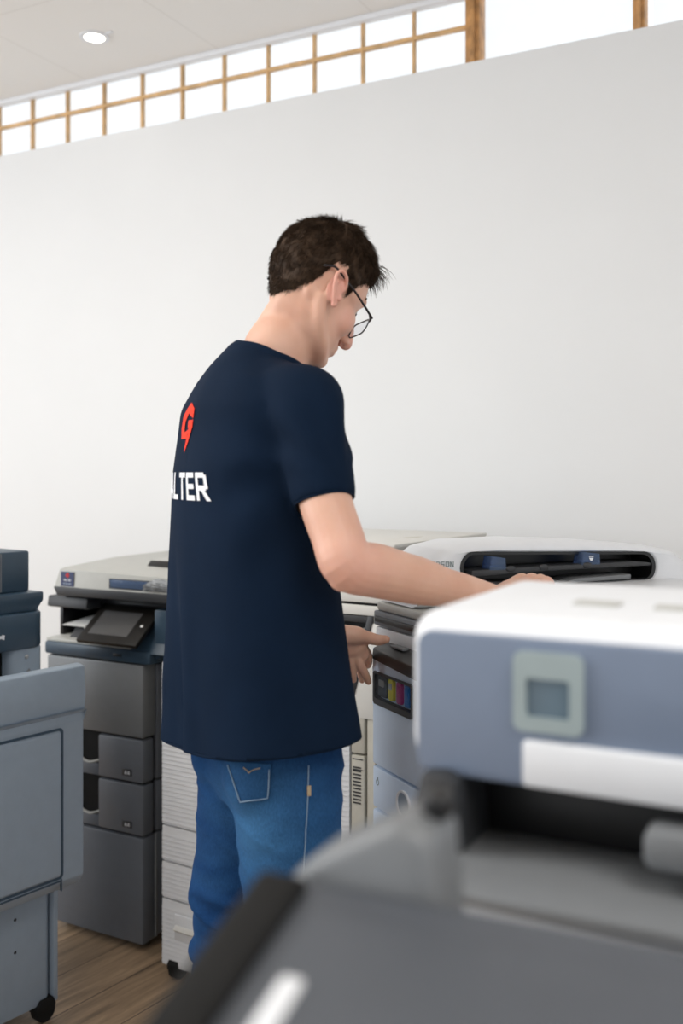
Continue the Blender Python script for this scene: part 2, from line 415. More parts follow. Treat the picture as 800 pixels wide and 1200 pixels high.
# ------------------------------------------------------------------ compact grey copier with touch screen
X = thing('multifunction_copier', 'slim grey copier with tilted black touch screen and open output slot by the white wall', 'copier', (-2.19, 2.277, 0), R(-1.5))
W = .375
bm = bmesh.new(); rbox(bm, .012, W-.012, .012, .5, .03, .83, r=.004); obj('chassis', bm, 'softblack', X)
bm = bmesh.new()
rbox(bm, 0, W, 0, .06, .022, .329, r=.008); obj('cabinet_front', bm, 'grey', X)
for z0, z1, tz in ((.334, .480, .36), (.485, .609, .51)):
    bm = bmesh.new(); rbox(bm, 0, .125, 0, .05, z0, z1, r=.004); rbox(bm, .205, W, 0, .05, z0, z1, r=.007); rbox(bm, .12, .21, .004, .05, z0, z0+.035, r=.003)
    d = obj('paper_drawer', bm, 'grey', X)
    bm = bmesh.new(); rbox(bm, .125, .205, .035, .05, z0+.03, z1, r=.002); obj('handle_recess', bm, 'black', d)
    bm = bmesh.new(); tube(bm, [(.126, .010, z0+.045), (.165, .006, z0+.035), (.204, .010, z0+.045)], .004, 8); obj('handle_lip', bm, 'ltgrey', d)
    bm = bmesh.new(); rbox(bm, .298, .335, -.0012, .003, tz-.008, tz+.012, r=.001); obj('size_plate', bm, 'dgrey', d)
    bm = bmesh.new(); letters(bm, word('A4', .011), lambda s, t, tz=tz: Vector((.318+s, -.0018, tz-.004+t))); obj('size_mark', bm, 'print', d)
bm = bmesh.new(); rbox(bm, 0, W, 0, .06, .614, .826, r=.008)
obj('front_cover', bm, 'silver', X)
# right-hand side panels
for nm, y0, y1, z0, z1 in (('side_cover', .062, .5, .03, .329), ('side_cover', .062, .5, .334, .480), ('side_cover', .062, .11, .485, .82), ('side_door', .113, .5, .485, .60), ('side_door', .113, .5, .605, .84)):
    bm = bmesh.new(); rbox(bm, W-.014, W+.002, y0, y1, z0, z1, r=.004); obj(nm, bm, 'grey', X)
bm = bmesh.new(); rbox(bm, W, W+.004, .20, .28, .545, .575, r=.001); obj('side_latch', bm, 'black', X)
bm = bmesh.new(); rbox(bm, W+.0005, W+.006, .05, .06, .03, .33, r=.002); obj('hinge_strip', bm, 'silver', X)
for x, y in ((.05, .06), (.33, .06), (.05, .44), (.33, .44)):
    bm = bmesh.new(); prism(bm, [(x+.018*math.cos(q*.5236), y+.018*math.sin(q*.5236)) for q in range(12)], 'z', 0, .035, r=.003); obj('foot', bm, 'softblack', X)
# dark blue trim with the tray ledge
bm = bmesh.new(); rbox(bm, -.005, W+.03, -.006, .5, .829, .868, r=.008); obj('trim_band', bm, 'navy', X)
bm = bmesh.new(); rbox(bm, -.003, .33, 0, .46, .866, .878, r=.004); obj('output_ledge', bm, 'ltgrey', X)
bm = bmesh.new(); prism(bm, [(-.004, .86), (.10, .985), (.5, .985), (.5, .86)], 'x', .30, .46, r=.006)
prism(bm, [(.40, .835), (.455, .875), (.46, .985), (.40, .985)], 'y', .02, .5, r=.004); obj('right_column', bm, 'navy', X)
bm = bmesh.new(); rbox(bm, -.005, .31, .36, .5, .87, .965, r=.003); rbox(bm, -.005, .008, .06, .5, .872, .97, r=.002); obj('slot_back', bm, 'black', X)
bm = bmesh.new(); prism(bm, [(.03, .877), (.06, .905), (.34, .93), (.34, .877)], 'x', .06, .30, r=.004); obj('paper_ramp', bm, 'dgrey', X)
bm = bmesh.new(); rbox(bm, .118, .124, .035, .12, .893, .916, r=.001); obj('ramp_stop', bm, 'ltgrey', X)
bm = bmesh.new(); prism(bm, [(.072, .972), (.085, .968), (.5, .965), (.5, 1.003), (.080, 1.003)], 'x', .14, .47, r=.004)
prism(bm, [(.010, .972), (.022, .968), (.5, .965), (.5, 1.003), (.016, 1.003)], 'x', -.010, .15, r=.004); obj('slot_roof', bm, 'dgrey', X)
# scanner and lid
bm = bmesh.new(); prism(bm, [(.045, 1.008), (.490, 1.008), (.495, 1.034), (.030, 1.034)], 'y', -.004, .5, r=.003); obj('scanner_base', bm, 'dgrey', X)
bm = bmesh.new()
loft(bm, [[Vector(p) for p in ((.033, .0, 1.034), (.495, .0, 1.034), (.495, .003, 1.079), (.052, .003, 1.086))],
          [Vector(p) for p in ((.033, .012, 1.034), (.495, .012, 1.034), (.495, .016, 1.083), (.056, .016, 1.091))],
          [Vector(p) for p in ((.033, .22, 1.034), (.495, .22, 1.034), (.495, .22, 1.097), (.075, .22, 1.108))],
          [Vector(p) for p in ((.033, .5, 1.034), (.495, .5, 1.034), (.495, .5, 1.105), (.075, .5, 1.110))]])
lid = obj('scanner_lid', bm, 'ltgrey', X, 25)
bm = bmesh.new(); rbox(bm, .25, .492, -.002, .004, 1.040, 1.069, r=.001); obj('lid_recess', bm, 'dgrey', lid)
bm = bmesh.new(); rbox(bm, .255, .40, -.004, -.001, 1.043, 1.066, r=.001); obj('tinted_flap', bm, 'bluegl', lid)
bm = bmesh.new(); prism(bm, [(.13, 1.085), (.15, 1.112), (.44, 1.125), (.44, 1.09)], 'x', .27, .495, r=.006); fd = obj('document_feeder', bm, 'ltgrey', X)
bm = bmesh.new(); prism(bm, [(.126, 1.096), (.143, 1.112), (.15, 1.111), (.13, 1.09)], 'x', .285, .43, r=.001); obj('feed_slot', bm, 'black', fd)
st = box('sticker', X, 'stickerblue', .060, .111, -.002, .001, 1.037, 1.080, r=0)
bm = bmesh.new(); letters(bm, [tuple((p[0]*.016, p[1]*.016) for p in q) for q in hexG()], lambda s, t: Vector((.088+s+.006*0, -.0026, 1.069+t))); obj('sticker_emblem', bm, 'red', st)
bm = bmesh.new(); letters(bm, word('WALTER', .006, sx=.85), lambda s, t: Vector((.086+s, -.0026, 1.0525+t))); obj('sticker_lettering', bm, 'print', st)
bm = bmesh.new()
for k in range(3): rbox(bm, .070+.011*k, .079+.011*k, -.0026, -.002, 1.0435, 1.0465, r=0)
obj('sticker_icons', bm, 'bluegrey', st)
# touch screen, tilted back about 35 degrees
sp = bpy.data.objects.new('touch_panel', None)
bm = bmesh.new(); rbox(bm, 0, .225, -.007, .007, 0, .150, r=.004)
tp = obj('touch_panel', bm, 'panelblack', X); bpy.data.objects.remove(sp)
tp.location = (.168, -.050, .886); tp.rotation_euler = (R(-52), 0, 0)
bm = bmesh.new(); rbox(bm, .028, .175, -.0085, -.006, .028, .122, r=.001); obj('display', bm, 'screen', tp)
bm = bmesh.new(); ball(bm, (.200, -.008, .075), .006, .002, .006, sub=2); obj('wake_key', bm, 'chrome', tp)
bm = bmesh.new(); rbox(bm, .005, .225, -.001, .022, .150, .168, r=.003); obj('rear_bar', bm, 'dgrey', tp)
bm = bmesh.new(); rbox(bm, .15, .33, .06, .12, .87, .965, r=.006); obj('panel_neck', bm, 'dgrey', X)
bm = bmesh.new(); rbox(bm, .27, .30, -.008, -.004, .845, .853, r=.001); obj('usb_port', bm, 'black', X)
# crumpled clear film and sheets lying on it
def sheet(name, label, pts, m='paper', th=.0012, group=None):
    bm = bmesh.new(); loft(bm, [[Vector(p) for p in pts], [Vector(p)+Vector((0, 0, th)) for p in pts]])
    o = obj(name, bm, m); o['label'] = label; o['category'] = 'paper'
    if group: o['group'] = group
    return o
def toW(o, p): return Matrix.Translation(o.location) @ o.rotation_euler.to_matrix().to_4x4() @ Vector(p)
for k in range(4):
    y0 = .045+.012*k; z0 = .8935+.0022*k+.0902*.012*k
    q = [(.02+.012*k, y0, .910+.004*k), (.29, y0, .9105+.003*k), (.29, .35, .9405+.003*k), (.015+.012*k, .35, .9405+.004*k)]
    sheet('paper_sheet', ['bottom printed sheet on the ramp of the slim grey copier', 'second sheet from the bottom on the ramp of the slim grey copier', 'third sheet from the bottom on the ramp of the slim grey copier', 'top sheet of the pile on the ramp of the slim grey copier'][k], [toW(X, p) for p in q], group='sheets in the copier output slot')
bm = bmesh.new(); N = 14
V = [[bm.verts.new(toW(X, (.380+.110*i/N, -.006-.010*noise.noise((i*.7, j*.9, 0))-.012*math.sin(math.pi*i/N)*math.sin(math.pi*j/N), 1.042+.036*math.sin(math.pi*(.12+.7*i/N))*j/N))) for j in range(N+1)] for i in range(N+1)]
for i in range(N):
    for j in range(N): bm.faces.new((V[i][j], V[i+1][j], V[i+1][j+1], V[i][j+1]))
ge = bmesh.ops.solidify(bm, geom=bm.faces[:], thickness=.0015)
bg = obj('plastic_bag', bm, mat('milky_film', (.60, .62, .64), .25)); bg['label'] = 'crumpled whitish plastic wrap at the front of the slim copier lid'; bg['category'] = 'bag'

# ------------------------------------------------------------------ big blue-grey production printer at the left edge
L = thing('production_printer', 'large blue-grey and navy printer with raised side panel, cut off by the left edge', 'printer', cw(-.634, 2.45, 0), R(-11.1))
bm = bmesh.new(); rbox(bm, -.62, -.20, -1.05, -.02, .05, .93, r=.01); obj('chassis', bm, 'softblack', L)
bm = bmesh.new(); prism(bm, [(-.06, .372), (-.018, .366), (0, .392), (0, .792), (.006, .80), (.010, .84), (.004, .905), (-.022, .910), (-.06, .80)], 'y', -1.0, 0, r=.004)
pn = obj('side_panel', bm, 'bluegrey', L)
bm = bmesh.new(); ringprism(bm, rr(-.99, -.060, .400, .764, .012), rr(-.985, -.066, .406, .758, .01), 'x', -.002, .0012); obj('panel_groove', bm, 'navy', pn)
bm = bmesh.new(); prism(bm, [(.0008, .772), (.0008, .792), (.012, .80), (-.004, .786)], 'y', -1, -.0, r=0); obj('panel_ledge', bm, 'bluegrey', pn)
bm = bmesh.new(); rbox(bm, -.004, .0015, -1.0, -.0005, .7905, .7935, r=0); obj('panel_seam', bm, 'navy', pn)
bm = bmesh.new(); rbox(bm, -.004, .0015, -1.0, -.066, .393, .397, r=0); rbox(bm, -.004, .0015, -.0665, -.064, .37, .40, r=0); obj('door_seam', bm, 'navy', pn)
bm = bmesh.new(); prism(bm, [(.0, .405), (.0045, .412), (.0045, .752), (.0, .758)], 'y', -.985, -.07, r=.002); obj('door_face', bm, 'bluegrey', pn)
bm = bmesh.new(); prism(bm, [(-.02, .372), (-.115, .335), (-.2, .335), (-.2, .39), (-.06, .39)], 'y', -1, -.012, r=.003); obj('skirt', bm, 'bluegrey', L)
bm = bmesh.new(); prism(bm, rr(-.62, -.117, -1.0, -.012, .02), 'z', .045, .345, r=.003); pd = obj('pedestal', bm, 'bluegrey', L)
for z in (.285, .205):
    bm = bmesh.new(); ball(bm, (-.117, -.115, z), .002, .004, .004, sub=2); obj('screw', bm, 'black', pd)
bm = bmesh.new(); rbox(bm, -.14, -.108, -.010, .003, .045, .325, r=.003); obj('edge_strip', bm, 'bluegrey', L)
def caster(parent, x, y, r=.028, m='softblack'):
    bm = bmesh.new(); tube(bm, [(x-.012, y, r), (x+.012, y, r)], r, 20, round_end=False, k=1); c = obj('caster', bm, m, parent)
    bm = bmesh.new(); prism(bm, [(y-.03, r), (y-.03, r*1.5), (y-.015, r*2.1), (y+.02, r*2.1), (y+.028, r*1.4), (y+.02, r)], 'x', x-.018, x+.018, r=.003); obj('caster_fork', bm, m, c)
for x, y in ((-.125, -.03), (-.55, -.06), (-.125, -.9), (-.55, -.9)): caster(L, x, y)
bm = bmesh.new(); prism(bm, rr(-.32, -.158, -.098, .0, .03), 'z', .40, .936, r=.002); pl = obj('corner_pillar', bm, 'bluegrey', L)
bm = bmesh.new(); ball(bm, (-.158, -.055, .915), .003, .006, .006, sub=2); obj('pillar_stud', bm, 'chrome', pl)
bm = bmesh.new(); prism(bm, [(-.09, .83), (-.04, .83), (-.05, .885)], 'x', -.159, -.150, r=.001); obj('latch_wedge', bm, 'silver', pl)
bm = bmesh.new(); prism(bm, rr(-.62, -.150, -1.0, .004, .05, 8), 'z', .936, 1.026, r=.006)
nb = obj('navy_cover', bm, 'navy', L)
bm = bmesh.new(); letters(bm, [((-.006, 0), (.004, -.006), (.006, .006), (-.002, .008)), rect(-.010, -.004, -.002, .006)], lambda s, t: Vector((-.1495, -.128+s, .972+t))); obj('cover_mark', bm, 'print', nb)
bm = bmesh.new(); prism(bm, [(-1.0, 1.026), (-.022, 1.026), (.0, 1.052), (.0, 1.074), (-1, 1.074)], 'x', -.55, -.165, r=.004); obj('upper_ledge', bm, 'navy', L)
bm = bmesh.new(); rbox(bm, -.3, -.17, -.055, -.012, 1.026, 1.034, r=.002); obj('ledge_highlight', bm, 'bluegrey', L)  # pale strip put in for the small highlight behind the ledge
bm = bmesh.new(); rbox(bm, -.55, -.200, -.6, -.018, 1.074, 1.178, r=.006); tb = obj('top_box', bm, 'navy', L)
bm = bmesh.new(); rbox(bm, -.201, -.1985, -.1025, -.1, 1.078, 1.174, r=0); obj('top_seam', bm, 'silver', tb)
bm = bmesh.new()
for k in range(4): rbox(bm, -.2005, -.19, -.30+.045*k, -.295+.045*k, .80, .93, r=.002)
obj('paper_guides', bm, 'dgrey', L)

# ------------------------------------------------------------------ ribbed white copier behind the man
B1 = thing('office_copier', 'tall white ribbed copier with paper drawers behind the man in the navy t-shirt', 'copier', (-1.686, 2.19, 0), R(-5))
def ribbed(z0, z1, x0, x1, pitch=.0122):
    pts = [(.04, z0), (0, z0)]; z = z0+.006
    while z+pitch < z1-.004:
        pts += [(0, z), (-.0022, z+.001), (.0, z+pitch-.001)]; z += pitch
    pts += [(0, z1), (.04, z1)]
    b = bmesh.new(); prism(b, pts, 'x', x0, x1, r=0); return b
bm = bmesh.new(); rbox(bm, .004, .68, .03, .56, .06, .85, r=.004); obj('chassis', bm, 'offwhite', B1)
fronts = [(.038, .217), (.2215, .318), (.3225, .416), (.4205, .86)]
for i, (a, b) in enumerate(fronts):
    d = obj('front_cover' if i == 3 else 'paper_drawer', ribbed(a, b, 0, .602), 'white', B1, 20)
    if i == 0:
        bm = bmesh.new(); rbox(bm, .045, .20, -.004, .01, .115, .185, r=.004); obj('handle_pocket', bm, 'white', d)
        bm = bmesh.new(); prism(bm, [(-.006, .139), (-.014, .146), (-.004, .156), (0, .15)], 'x', .05, .195, r=.001); obj('handle_lip', bm, 'offwhite', d)
        bm = bmesh.new(); rbox(bm, .095, .12, -.0045, .003, .075, .095, r=.001); obj('drawer_mark', bm, 'offwhite', d)
        bm = bmesh.new(); rbox(bm, .06, .19, -.0045, 0, .143, .1465, r=0); obj('handle_shadow_gap', bm, 'dgrey', d)
bm = bmesh.new()
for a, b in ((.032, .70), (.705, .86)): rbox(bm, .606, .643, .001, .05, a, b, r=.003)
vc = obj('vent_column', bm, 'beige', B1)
bm = bmesh.new()
for k in range(11): rbox(bm, .612, .634, -.0008, .004, .585+k*.0085, .588+k*.0085, r=0)
obj('vent_slots', bm, 'dgrey', vc)
for z in (.665, .69):
    bm = bmesh.new(); rbox(bm, .61, .64, .0002, .004, z, z+.0022, r=0); obj('column_line', bm, 'dgrey', vc)
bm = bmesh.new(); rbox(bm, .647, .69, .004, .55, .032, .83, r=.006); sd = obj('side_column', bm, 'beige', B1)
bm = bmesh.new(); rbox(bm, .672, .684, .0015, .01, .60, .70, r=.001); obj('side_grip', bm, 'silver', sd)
for x, y in ((.040, .022), (.62, .022), (.045, .5), (.62, .5)): caster(B1, x, y, .03)
# inner output recess
bm = bmesh.new(); rbox(bm, .06, .67, .32, .56, .85, 1.05, r=.004); obj('recess_back', bm, 'black', B1)
bm = bmesh.new(); rbox(bm, .0, .62, .01, .33, .848, .872, r=.004); obj('recess_floor', bm, 'dgrey', B1)
bm = bmesh.new(); prism(bm, [(.668, 1.04), (.70, 1.04), (.70, .79), (.606, .79), (.606, .83)], 'y', .0, .05, r=.003); obj('right_cheek', bm, 'offwhite', B1)
bm = bmesh.new(); prism(bm, [(.655, 1.038), (.671, 1.038), (.615, .84), (.600, .84)], 'y', -.004, .32, r=.002); obj('recess_frame', bm, 'dgrey', B1)
bm = bmesh.new(); rbox(bm, .3, .67, -.003, .02, 1.02, 1.036, r=.002); obj('recess_lintel', bm, 'dgrey', B1)
bm = bmesh.new(); prism(bm, [(.59, .99), (.615, 1.0), (.64, .985), (.635, .95), (.60, .95)], 'y', .05, .3, r=.003); obj('sheet_guide', bm, 'ltgrey', B1)
bm = bmesh.new(); rbox(bm, .06, .71, -.004, .56, 1.037, 1.062, r=.004); obj('scanner_frame', bm, 'offwhite', B1)
bm = bmesh.new(); rbox(bm, .072, .70, 0, .55, 1.062, 1.067, r=0); obj('frame_gap', bm, 'softblack', B1)
bm = bmesh.new(); rbox(bm, .07, .70, -.004, .56, 1.067, 1.10, r=.006); rbox(bm, .08, .58, .0, .56, 1.10, 1.19, r=.01); obj('scanner_body', bm, 'offwhite', B1)
bm = bmesh.new(); prism(bm, [(.08, 1.188), (.62, 1.188), (.735, 1.200), (.74, 1.212), (.6, 1.212), (.08, 1.212)], 'y', -.02, .50, r=.004); l2 = obj('document_lid', bm, 'offwhite', B1)
bm = bmesh.new(); prism(bm, [(.64, .2), (.68, .2), (.66, .27)], 'z', 1.212, 1.2126, r=0); obj('lid_arrow', bm, 'beige', l2)

# ------------------------------------------------------------------ white inkjet copier the man works at
E = thing('inkjet_copier', 'white inkjet copier with open feeder slot on top, under the hands of the man', 'copier', cw(.061, 1.97, 0), R(27.4)-math.atan2(.9, .435))
bm = bmesh.new(); rbox(bm, .006, .434, .012, .70, .05, 1.03, r=.01); obj('chassis', bm, 'epson', E)
for i, (a, b) in enumerate(((.04, .38), (.384, .55), (.554, .716), (.720, .801))):
    bm = bmesh.new(); rbox(bm, 0, .44, 0, .05, a, b, r=.005); d = obj('paper_drawer', bm, 'epson', E)
    if i > 1:
        zc = (.772, .683)[3-i]; bm = bmesh.new()
        ringprism(bm, [(.022+.006*math.cos(q*.3927), zc+.006*math.sin(q*.3927)) for q in range(16)], [(.022+.0045*math.cos(q*.3927), zc+.0045*math.sin(q*.3927)) for q in range(16)], 'y', -.0006, .002)
        rbox(bm, .0195, .0245, -.0006, .002, zc+.004, zc+.010, r=0); obj('lock_symbol', bm, 'logo', d)
    if i == 3:
        bm = bmesh.new(); ringprism(bm, [(.128+.026*math.cos(q*.19635), .760+.026*math.sin(q*.19635)) for q in range(32)], [(.128+.022*math.cos(q*.19635), .760+.022*math.sin(q*.19635)) for q in range(32)], 'y', -.004, .004); obj('round_handle', bm, 'white', d)
        bm = bmesh.new(); prism(bm, [(.128+.022*math.cos(q*.19635), .760+.022*math.sin(q*.19635)) for q in range(32)], 'y', -.001, .004, r=0); obj('handle_dish', bm, 'bluegrey', d)
# front door with the cartridge window
bm = bmesh.new()
x0, x1, z0, z1 = .006, .158, .926, .987
rbox(bm, 0, .44, 0, .05, .805, z0, r=.004); rbox(bm, x1, .44, 0, .05, z0-.006, z1+.01, r=.003); rbox(bm, 0, x0, 0, .05, z0-.006, z1+.01, r=.001)
prism(bm, [(0, z1), (.44, z1), (.44, 1.000), (.2, 1.016), (0, 1.034)], 'y', 0, .05, r=.003)
fdoor = obj('front_door', bm, 'epson', E)
bm = bmesh.new(); ringprism(bm, rr(x0-.002, x1+.002, z0-.002, z1+.002, .008), rr(x0+.005, x1-.004, z0+.010, z1-.003, .005), 'y', -.0015, .012); obj('window_surround', bm, 'dgrey', fdoor)
bm = bmesh.new(); rbox(bm, x0, x1, .036, .045, z0, z1, r=0); obj('window_cavity', bm, 'black', fdoor)
bm = bmesh.new(); rbox(bm, x0+.006, x1-.005, .001, .003, z0+.011, z1-.004, r=0); obj('window_cover', bm, 'coverglass', fdoor)
for x, w, m, lb in ((.029, .036, 'inkk', 'dark grey ink cartridge'), (.064, .020, 'inky', 'yellow ink cartridge'), (.096, .020, 'inkm', 'magenta ink cartridge'), (.127, .020, 'inkc', 'cyan ink cartridge')):
    bm = bmesh.new(); prism(bm, rr(x-w/2, x+w/2, z0+.013, z1-.006, .006), 'y', .0055, .034, r=.002)
    c = obj('ink_cartridge', bm, m, E, label=lb)
    bm = bmesh.new(); prism(bm, rr(x-w*.3, x+w*.3, z0+.034, z1-.014, .003), 'y', .0042, .007, r=.0005); obj('cartridge_label', bm, 'ltgrey' if m in ('inkk', 'inky') else m, c)
# control panel, scanner bed, lid
bm = bmesh.new(); prism(bm, [(-.004, 1.012), (.0, 1.033), (.052, 1.052), (.052, 1.0)], 'x', .003, .44, r=.002)
for v in bm.verts:
    if v.co.y < .02: v.co.z -= .03*max(0, v.co.x-.02)/.4
cp = obj('control_panel', bm, 'black', E)
bm = bmesh.new(); rbox(bm, .05, .10, .012, .03, 1.040, 1.0445, r=.001); obj('panel_catch', bm, 'silver', cp)
bm = bmesh.new(); rbox(bm, -.04, .44, .028, .72, 1.035, 1.068, r=.004); obj('scanner_bed', bm, 'white', E)
bm = bmesh.new(); rbox(bm, -.045, .44, .026, .72, 1.070, 1.100, r=.004); ld = obj('platen_lid', bm, 'grey', E)
bm = bmesh.new(); rbox(bm, -.035, .20, .0225, .03, 1.078, 1.090, r=.002); obj('lid_grip', bm, 'black', ld)
bm = bmesh.new(); rbox(bm, -.04, .44, .03, .72, 1.100, 1.118, r=.006); obj('lid_top', bm, 'ltgrey', ld)
# paper output surface of the feeder on the near half
bm = bmesh.new(); prism(bm, [(.14, 1.118), (.14, 1.142), (.16, 1.152), (.66, 1.152), (.70, 1.14), (.70, 1.118)], 'x', .125, .44, r=.006); obj('feeder_output_tray', bm, 'white', E)
# feeder shell with the rounded slot
prof = [(.035, 1.118), (.045, 1.165), (.065, 1.205), (.10, 1.230), (.16, 1.243), (.30, 1.249), (.45, 1.247), (.60, 1.240), (.68, 1.228), (.725, 1.20), (.745, 1.16), (.745, 1.118)]
slot = rr(.130, .628, 1.160, 1.226, .0325, 8)
def radial(poly, c, n):
    out = []
    for k in range(n):
        a = 2*math.pi*(k+.37)/n; d = (math.cos(a)*8, math.sin(a)); best = None   # stretched fan: the shapes are long
        for i in range(len(poly)):
            p, q = poly[i], poly[(i+1) % len(poly)]
            ex, ez = q[0]-p[0], q[1]-p[1]; den = d[0]*ez-d[1]*ex
            if abs(den) < 1e-12: continue
            wx, wz = p[0]-c[0], p[1]-c[1]
            s = (wx*ez-wz*ex)/den; u = (wx*d[1]-wz*d[0])/den
            if s > 0 and -1e-9 <= u <= 1+1e-9 and (best is None or s > best): best = s
        out.append((c[0]+d[0]*best, c[1]+d[1]*best))
    return out
c0 = (.379, 1.193); NR = 160
O_ = radial(prof, c0, NR); I_ = radial(slot, c0, NR)
shrink = lambda L_, f: [(c0[0]+(p[0]-c0[0])*(1-f*.35), c0[1]+(p[1]-c0[1])*(1-f*2.2)) for p in L_]
xs = [(-.04, shrink(O_, .10)), (-.03, shrink(O_, .02)), (-.02, O_), (.095, O_), (.108, shrink(O_, .03)), (.117, shrink(O_, .07)), (.120, shrink(O_, .13)), (.1195, shrink(I_, -.04)), (.116, I_), (.05, I_)]
bm = bmesh.new(); V = [[bm.verts.new((x, p[0], p[1])) for p in L_] for x, L_ in xs]
for a, b in zip(V, V[1:]):
    for i in range(NR): bm.faces.new((a[i], a[(i+1) % NR], b[(i+1) % NR], b[i]))
bm.faces.new(V[0]); bmesh.ops.recalc_face_normals(bm, faces=bm.faces[:])
ft = obj('feeder_cover', bm, 'white', E, 50)
bm = bmesh.new(); prism(bm, rr(.131, .627, 1.161, 1.225, .032, 8), 'x', .046, .052, r=0); obj('slot_cavity', bm, 'black', ft)
bm = bmesh.new(); ringprism(bm, radial(rr(.1305, .6275, 1.1605, 1.2255, .032, 8), c0, NR), radial(rr(.140, .618, 1.166, 1.220, .027, 8), c0, NR), 'x', .05, .113); obj('slot_lining', bm, 'black', ft)
bm = bmesh.new(); prism(bm, [(.150, 1.190), (.300, 1.197), (.56, 1.206), (.60, 1.203), (.60, 1.197), (.30, 1.187), (.150, 1.178)], 'x', .055, .128, r=.002)
for y in (.24, .32, .43): ball(bm, (.128, y, 1.190+.03*(y-.15)), .004, .012, .007, sub=2)
obj('feed_tray', bm, 'dgrey', ft)
for y, z, s in ((.19, 1.190, .04), (.415, 1.198, .05)):
    bm = bmesh.new(); prism(bm, [(y, z), (y+s, z), (y+s*.95, z+.024), (y+.006, z+.028)], 'x', .10, .128, r=.001); obj('paper_guide', bm, 'bluegl', ft)
bm = bmesh.new(); letters(bm, [((-.006, .006), (.006, .006), (.002, 0), (-.002, 0)), rect(-.006, .006, .008, .0095)], lambda s, t: Vector((.1286, .44+s, 1.208+t))); obj('guide_mark', bm, 'print', ft)
bm = bmesh.new(); prism(bm, [(.36, 1.161), (.54, 1.170), (.54, 1.180), (.40, 1.173)], 'x', .07, .135, r=.002); obj('exit_flap', bm, 'silver', ft)
bm = bmesh.new(); letters(bm, word('EPSON', .0105, adv=.98), lambda s, t: Vector((.1214, .088+s, 1.197+t))); obj('maker_lettering', bm, 'logo', ft)

for o_ in [ft]+list(ft.children):     # the feeder falls slightly towards its rear
    for v in o_.data.vertices:
        if v.co.z > 1.14: v.co.z -= .034*(v.co.y-.13)*min((v.co.z-1.14)/.03, 1)
# ------------------------------------------------------------------ out-of-focus printer on the right
A = thing('desktop_printer', 'out of focus white printer with slate front and small display window at right', 'printer', (-.347, .785, 0))
bm = bmesh.new(); rbox(bm, 0, .62, .004, .300, 1.124, 1.261, r=.026, seg=5); obj('upper_shell', bm, 'white', A)
bm = bmesh.new(); prism(bm, rr(.014, .608, 1.126, 1.245, .012), 'y', -.004, .02, r=.003); fp = obj('front_face', bm, 'facegrey', A)
bm = bmesh.new(); ringprism(bm, rr(.100, .157, 1.172, 1.236, .008), rr(.111, .146, 1.184, 1.215, .003), 'y', -.009, 0); obj('window_frame', bm, 'olive', fp)
bm = bmesh.new(); rbox(bm, .110, .147, -.005, .0, 1.183, 1.216, r=0); obj('display', bm, 'lcd', fp)
bm = bmesh.new(); rbox(bm, .108, .61, -.012, .01, 1.128, 1.165, r=.004); obj('white_band', bm, 'white', A)
for x in (.12, .19):
    bm = bmesh.new(); rbox(bm, x, x+.04, .10, .125, 1.259, 1.2635, r=.001); obj('top_vent', bm, 'ltgrey', A)
bm = bmesh.new(); prism(bm, [(.012, 1.03), (.062, 1.03), (.056, 1.126), (.045, 1.132), (.025, 1.13), (.016, 1.10)], 'y', -.02, .06, r=.004); obj('slot_cheek', bm, 'dgrey', A)
bm = bmesh.new(); rbox(bm, .03, .60, .05, .29, 1.06, 1.13, r=.004); obj('output_slot', bm, 'black', A)
bm = bmesh.new(); rbox(bm, .04, .60, -.085, .05, 1.056, 1.068, r=.004); obj('output_tray', bm, 'silver', A)
bm = bmesh.new(); rbox(bm, .205, .30, -.03, .01, 1.085, 1.115, r=.008); obj('tray_stop', bm, 'silver', A)
bm = bmesh.new(); rbox(bm, .01, .61, .002, .30, .04, 1.056, r=.012); obj('lower_body', bm, 'white', A)
for x, y in ((.06, .06), (.56, .06), (.06, .26), (.56, .26)):
    bm = bmesh.new(); prism(bm, [(x+.02*math.cos(q*.5236), y+.02*math.sin(q*.5236)) for q in range(12)], 'z', 0, .042, r=.003); obj('foot', bm, 'softblack', A)

# ------------------------------------------------------------------ blurred dark machine in the foreground
Bz = 1.162
Bo = thing('laser_printer', 'heavily blurred dark grey machine filling the bottom right foreground', 'printer', cw(-.0283, .55, 0), R(3))
bm = bmesh.new(); prism(bm, [(0, Bz), (-.36, Bz-.094), (-.36, .05), (0, .05)], 'x', 0, .56, r=.012, seg=3); obj('housing', bm, 'deck', Bo)
bm = bmesh.new(); prism(bm, [(-.012, Bz+.003), (-.34, Bz-.083), (-.34, Bz-.14), (-.012, Bz-.06)], 'x', -.012, .018, r=.005, seg=3); obj('edge_rail', bm, 'softblack', Bo)
bm = bmesh.new(); prism(bm, [(-.035, Bz-.004), (-.33, Bz-.079), (-.33, Bz-.09), (-.035, Bz-.014)], 'x', .03, .55, r=.002); obj('sloped_cover', bm, 'deck', Bo)
bm = bmesh.new(); prism(bm, [(-.080, Bz-.0135), (-.130, Bz-.0265), (-.130, Bz-.036), (-.080, Bz-.022)], 'x', .037, .050, r=.003); obj('paper_tab', bm, 'white', Bo)
bm = bmesh.new(); prism(bm, [(-.002, 1.10), (.09, 1.10), (.082, 1.19), (.062, 1.196), (.012, 1.168), (-.002, 1.155)], 'y', -.004, .05, r=.008, seg=3); obj('rear_lip', bm, 'silver', Bo)
bm = bmesh.new(); ball(bm, (.076, .03, 1.199), .010, .010, .010); obj('latch_knob', bm, 'black', Bo)
for x, y in ((.05, -.05), (.5, -.05), (.05, -.3), (.5, -.3)):
    bm = bmesh.new(); prism(bm, [(x+.02*math.cos(q*.5236), y+.02*math.sin(q*.5236)) for q in range(12)], 'z', 0, .052, r=.003); obj('foot', bm, 'softblack', Bo)
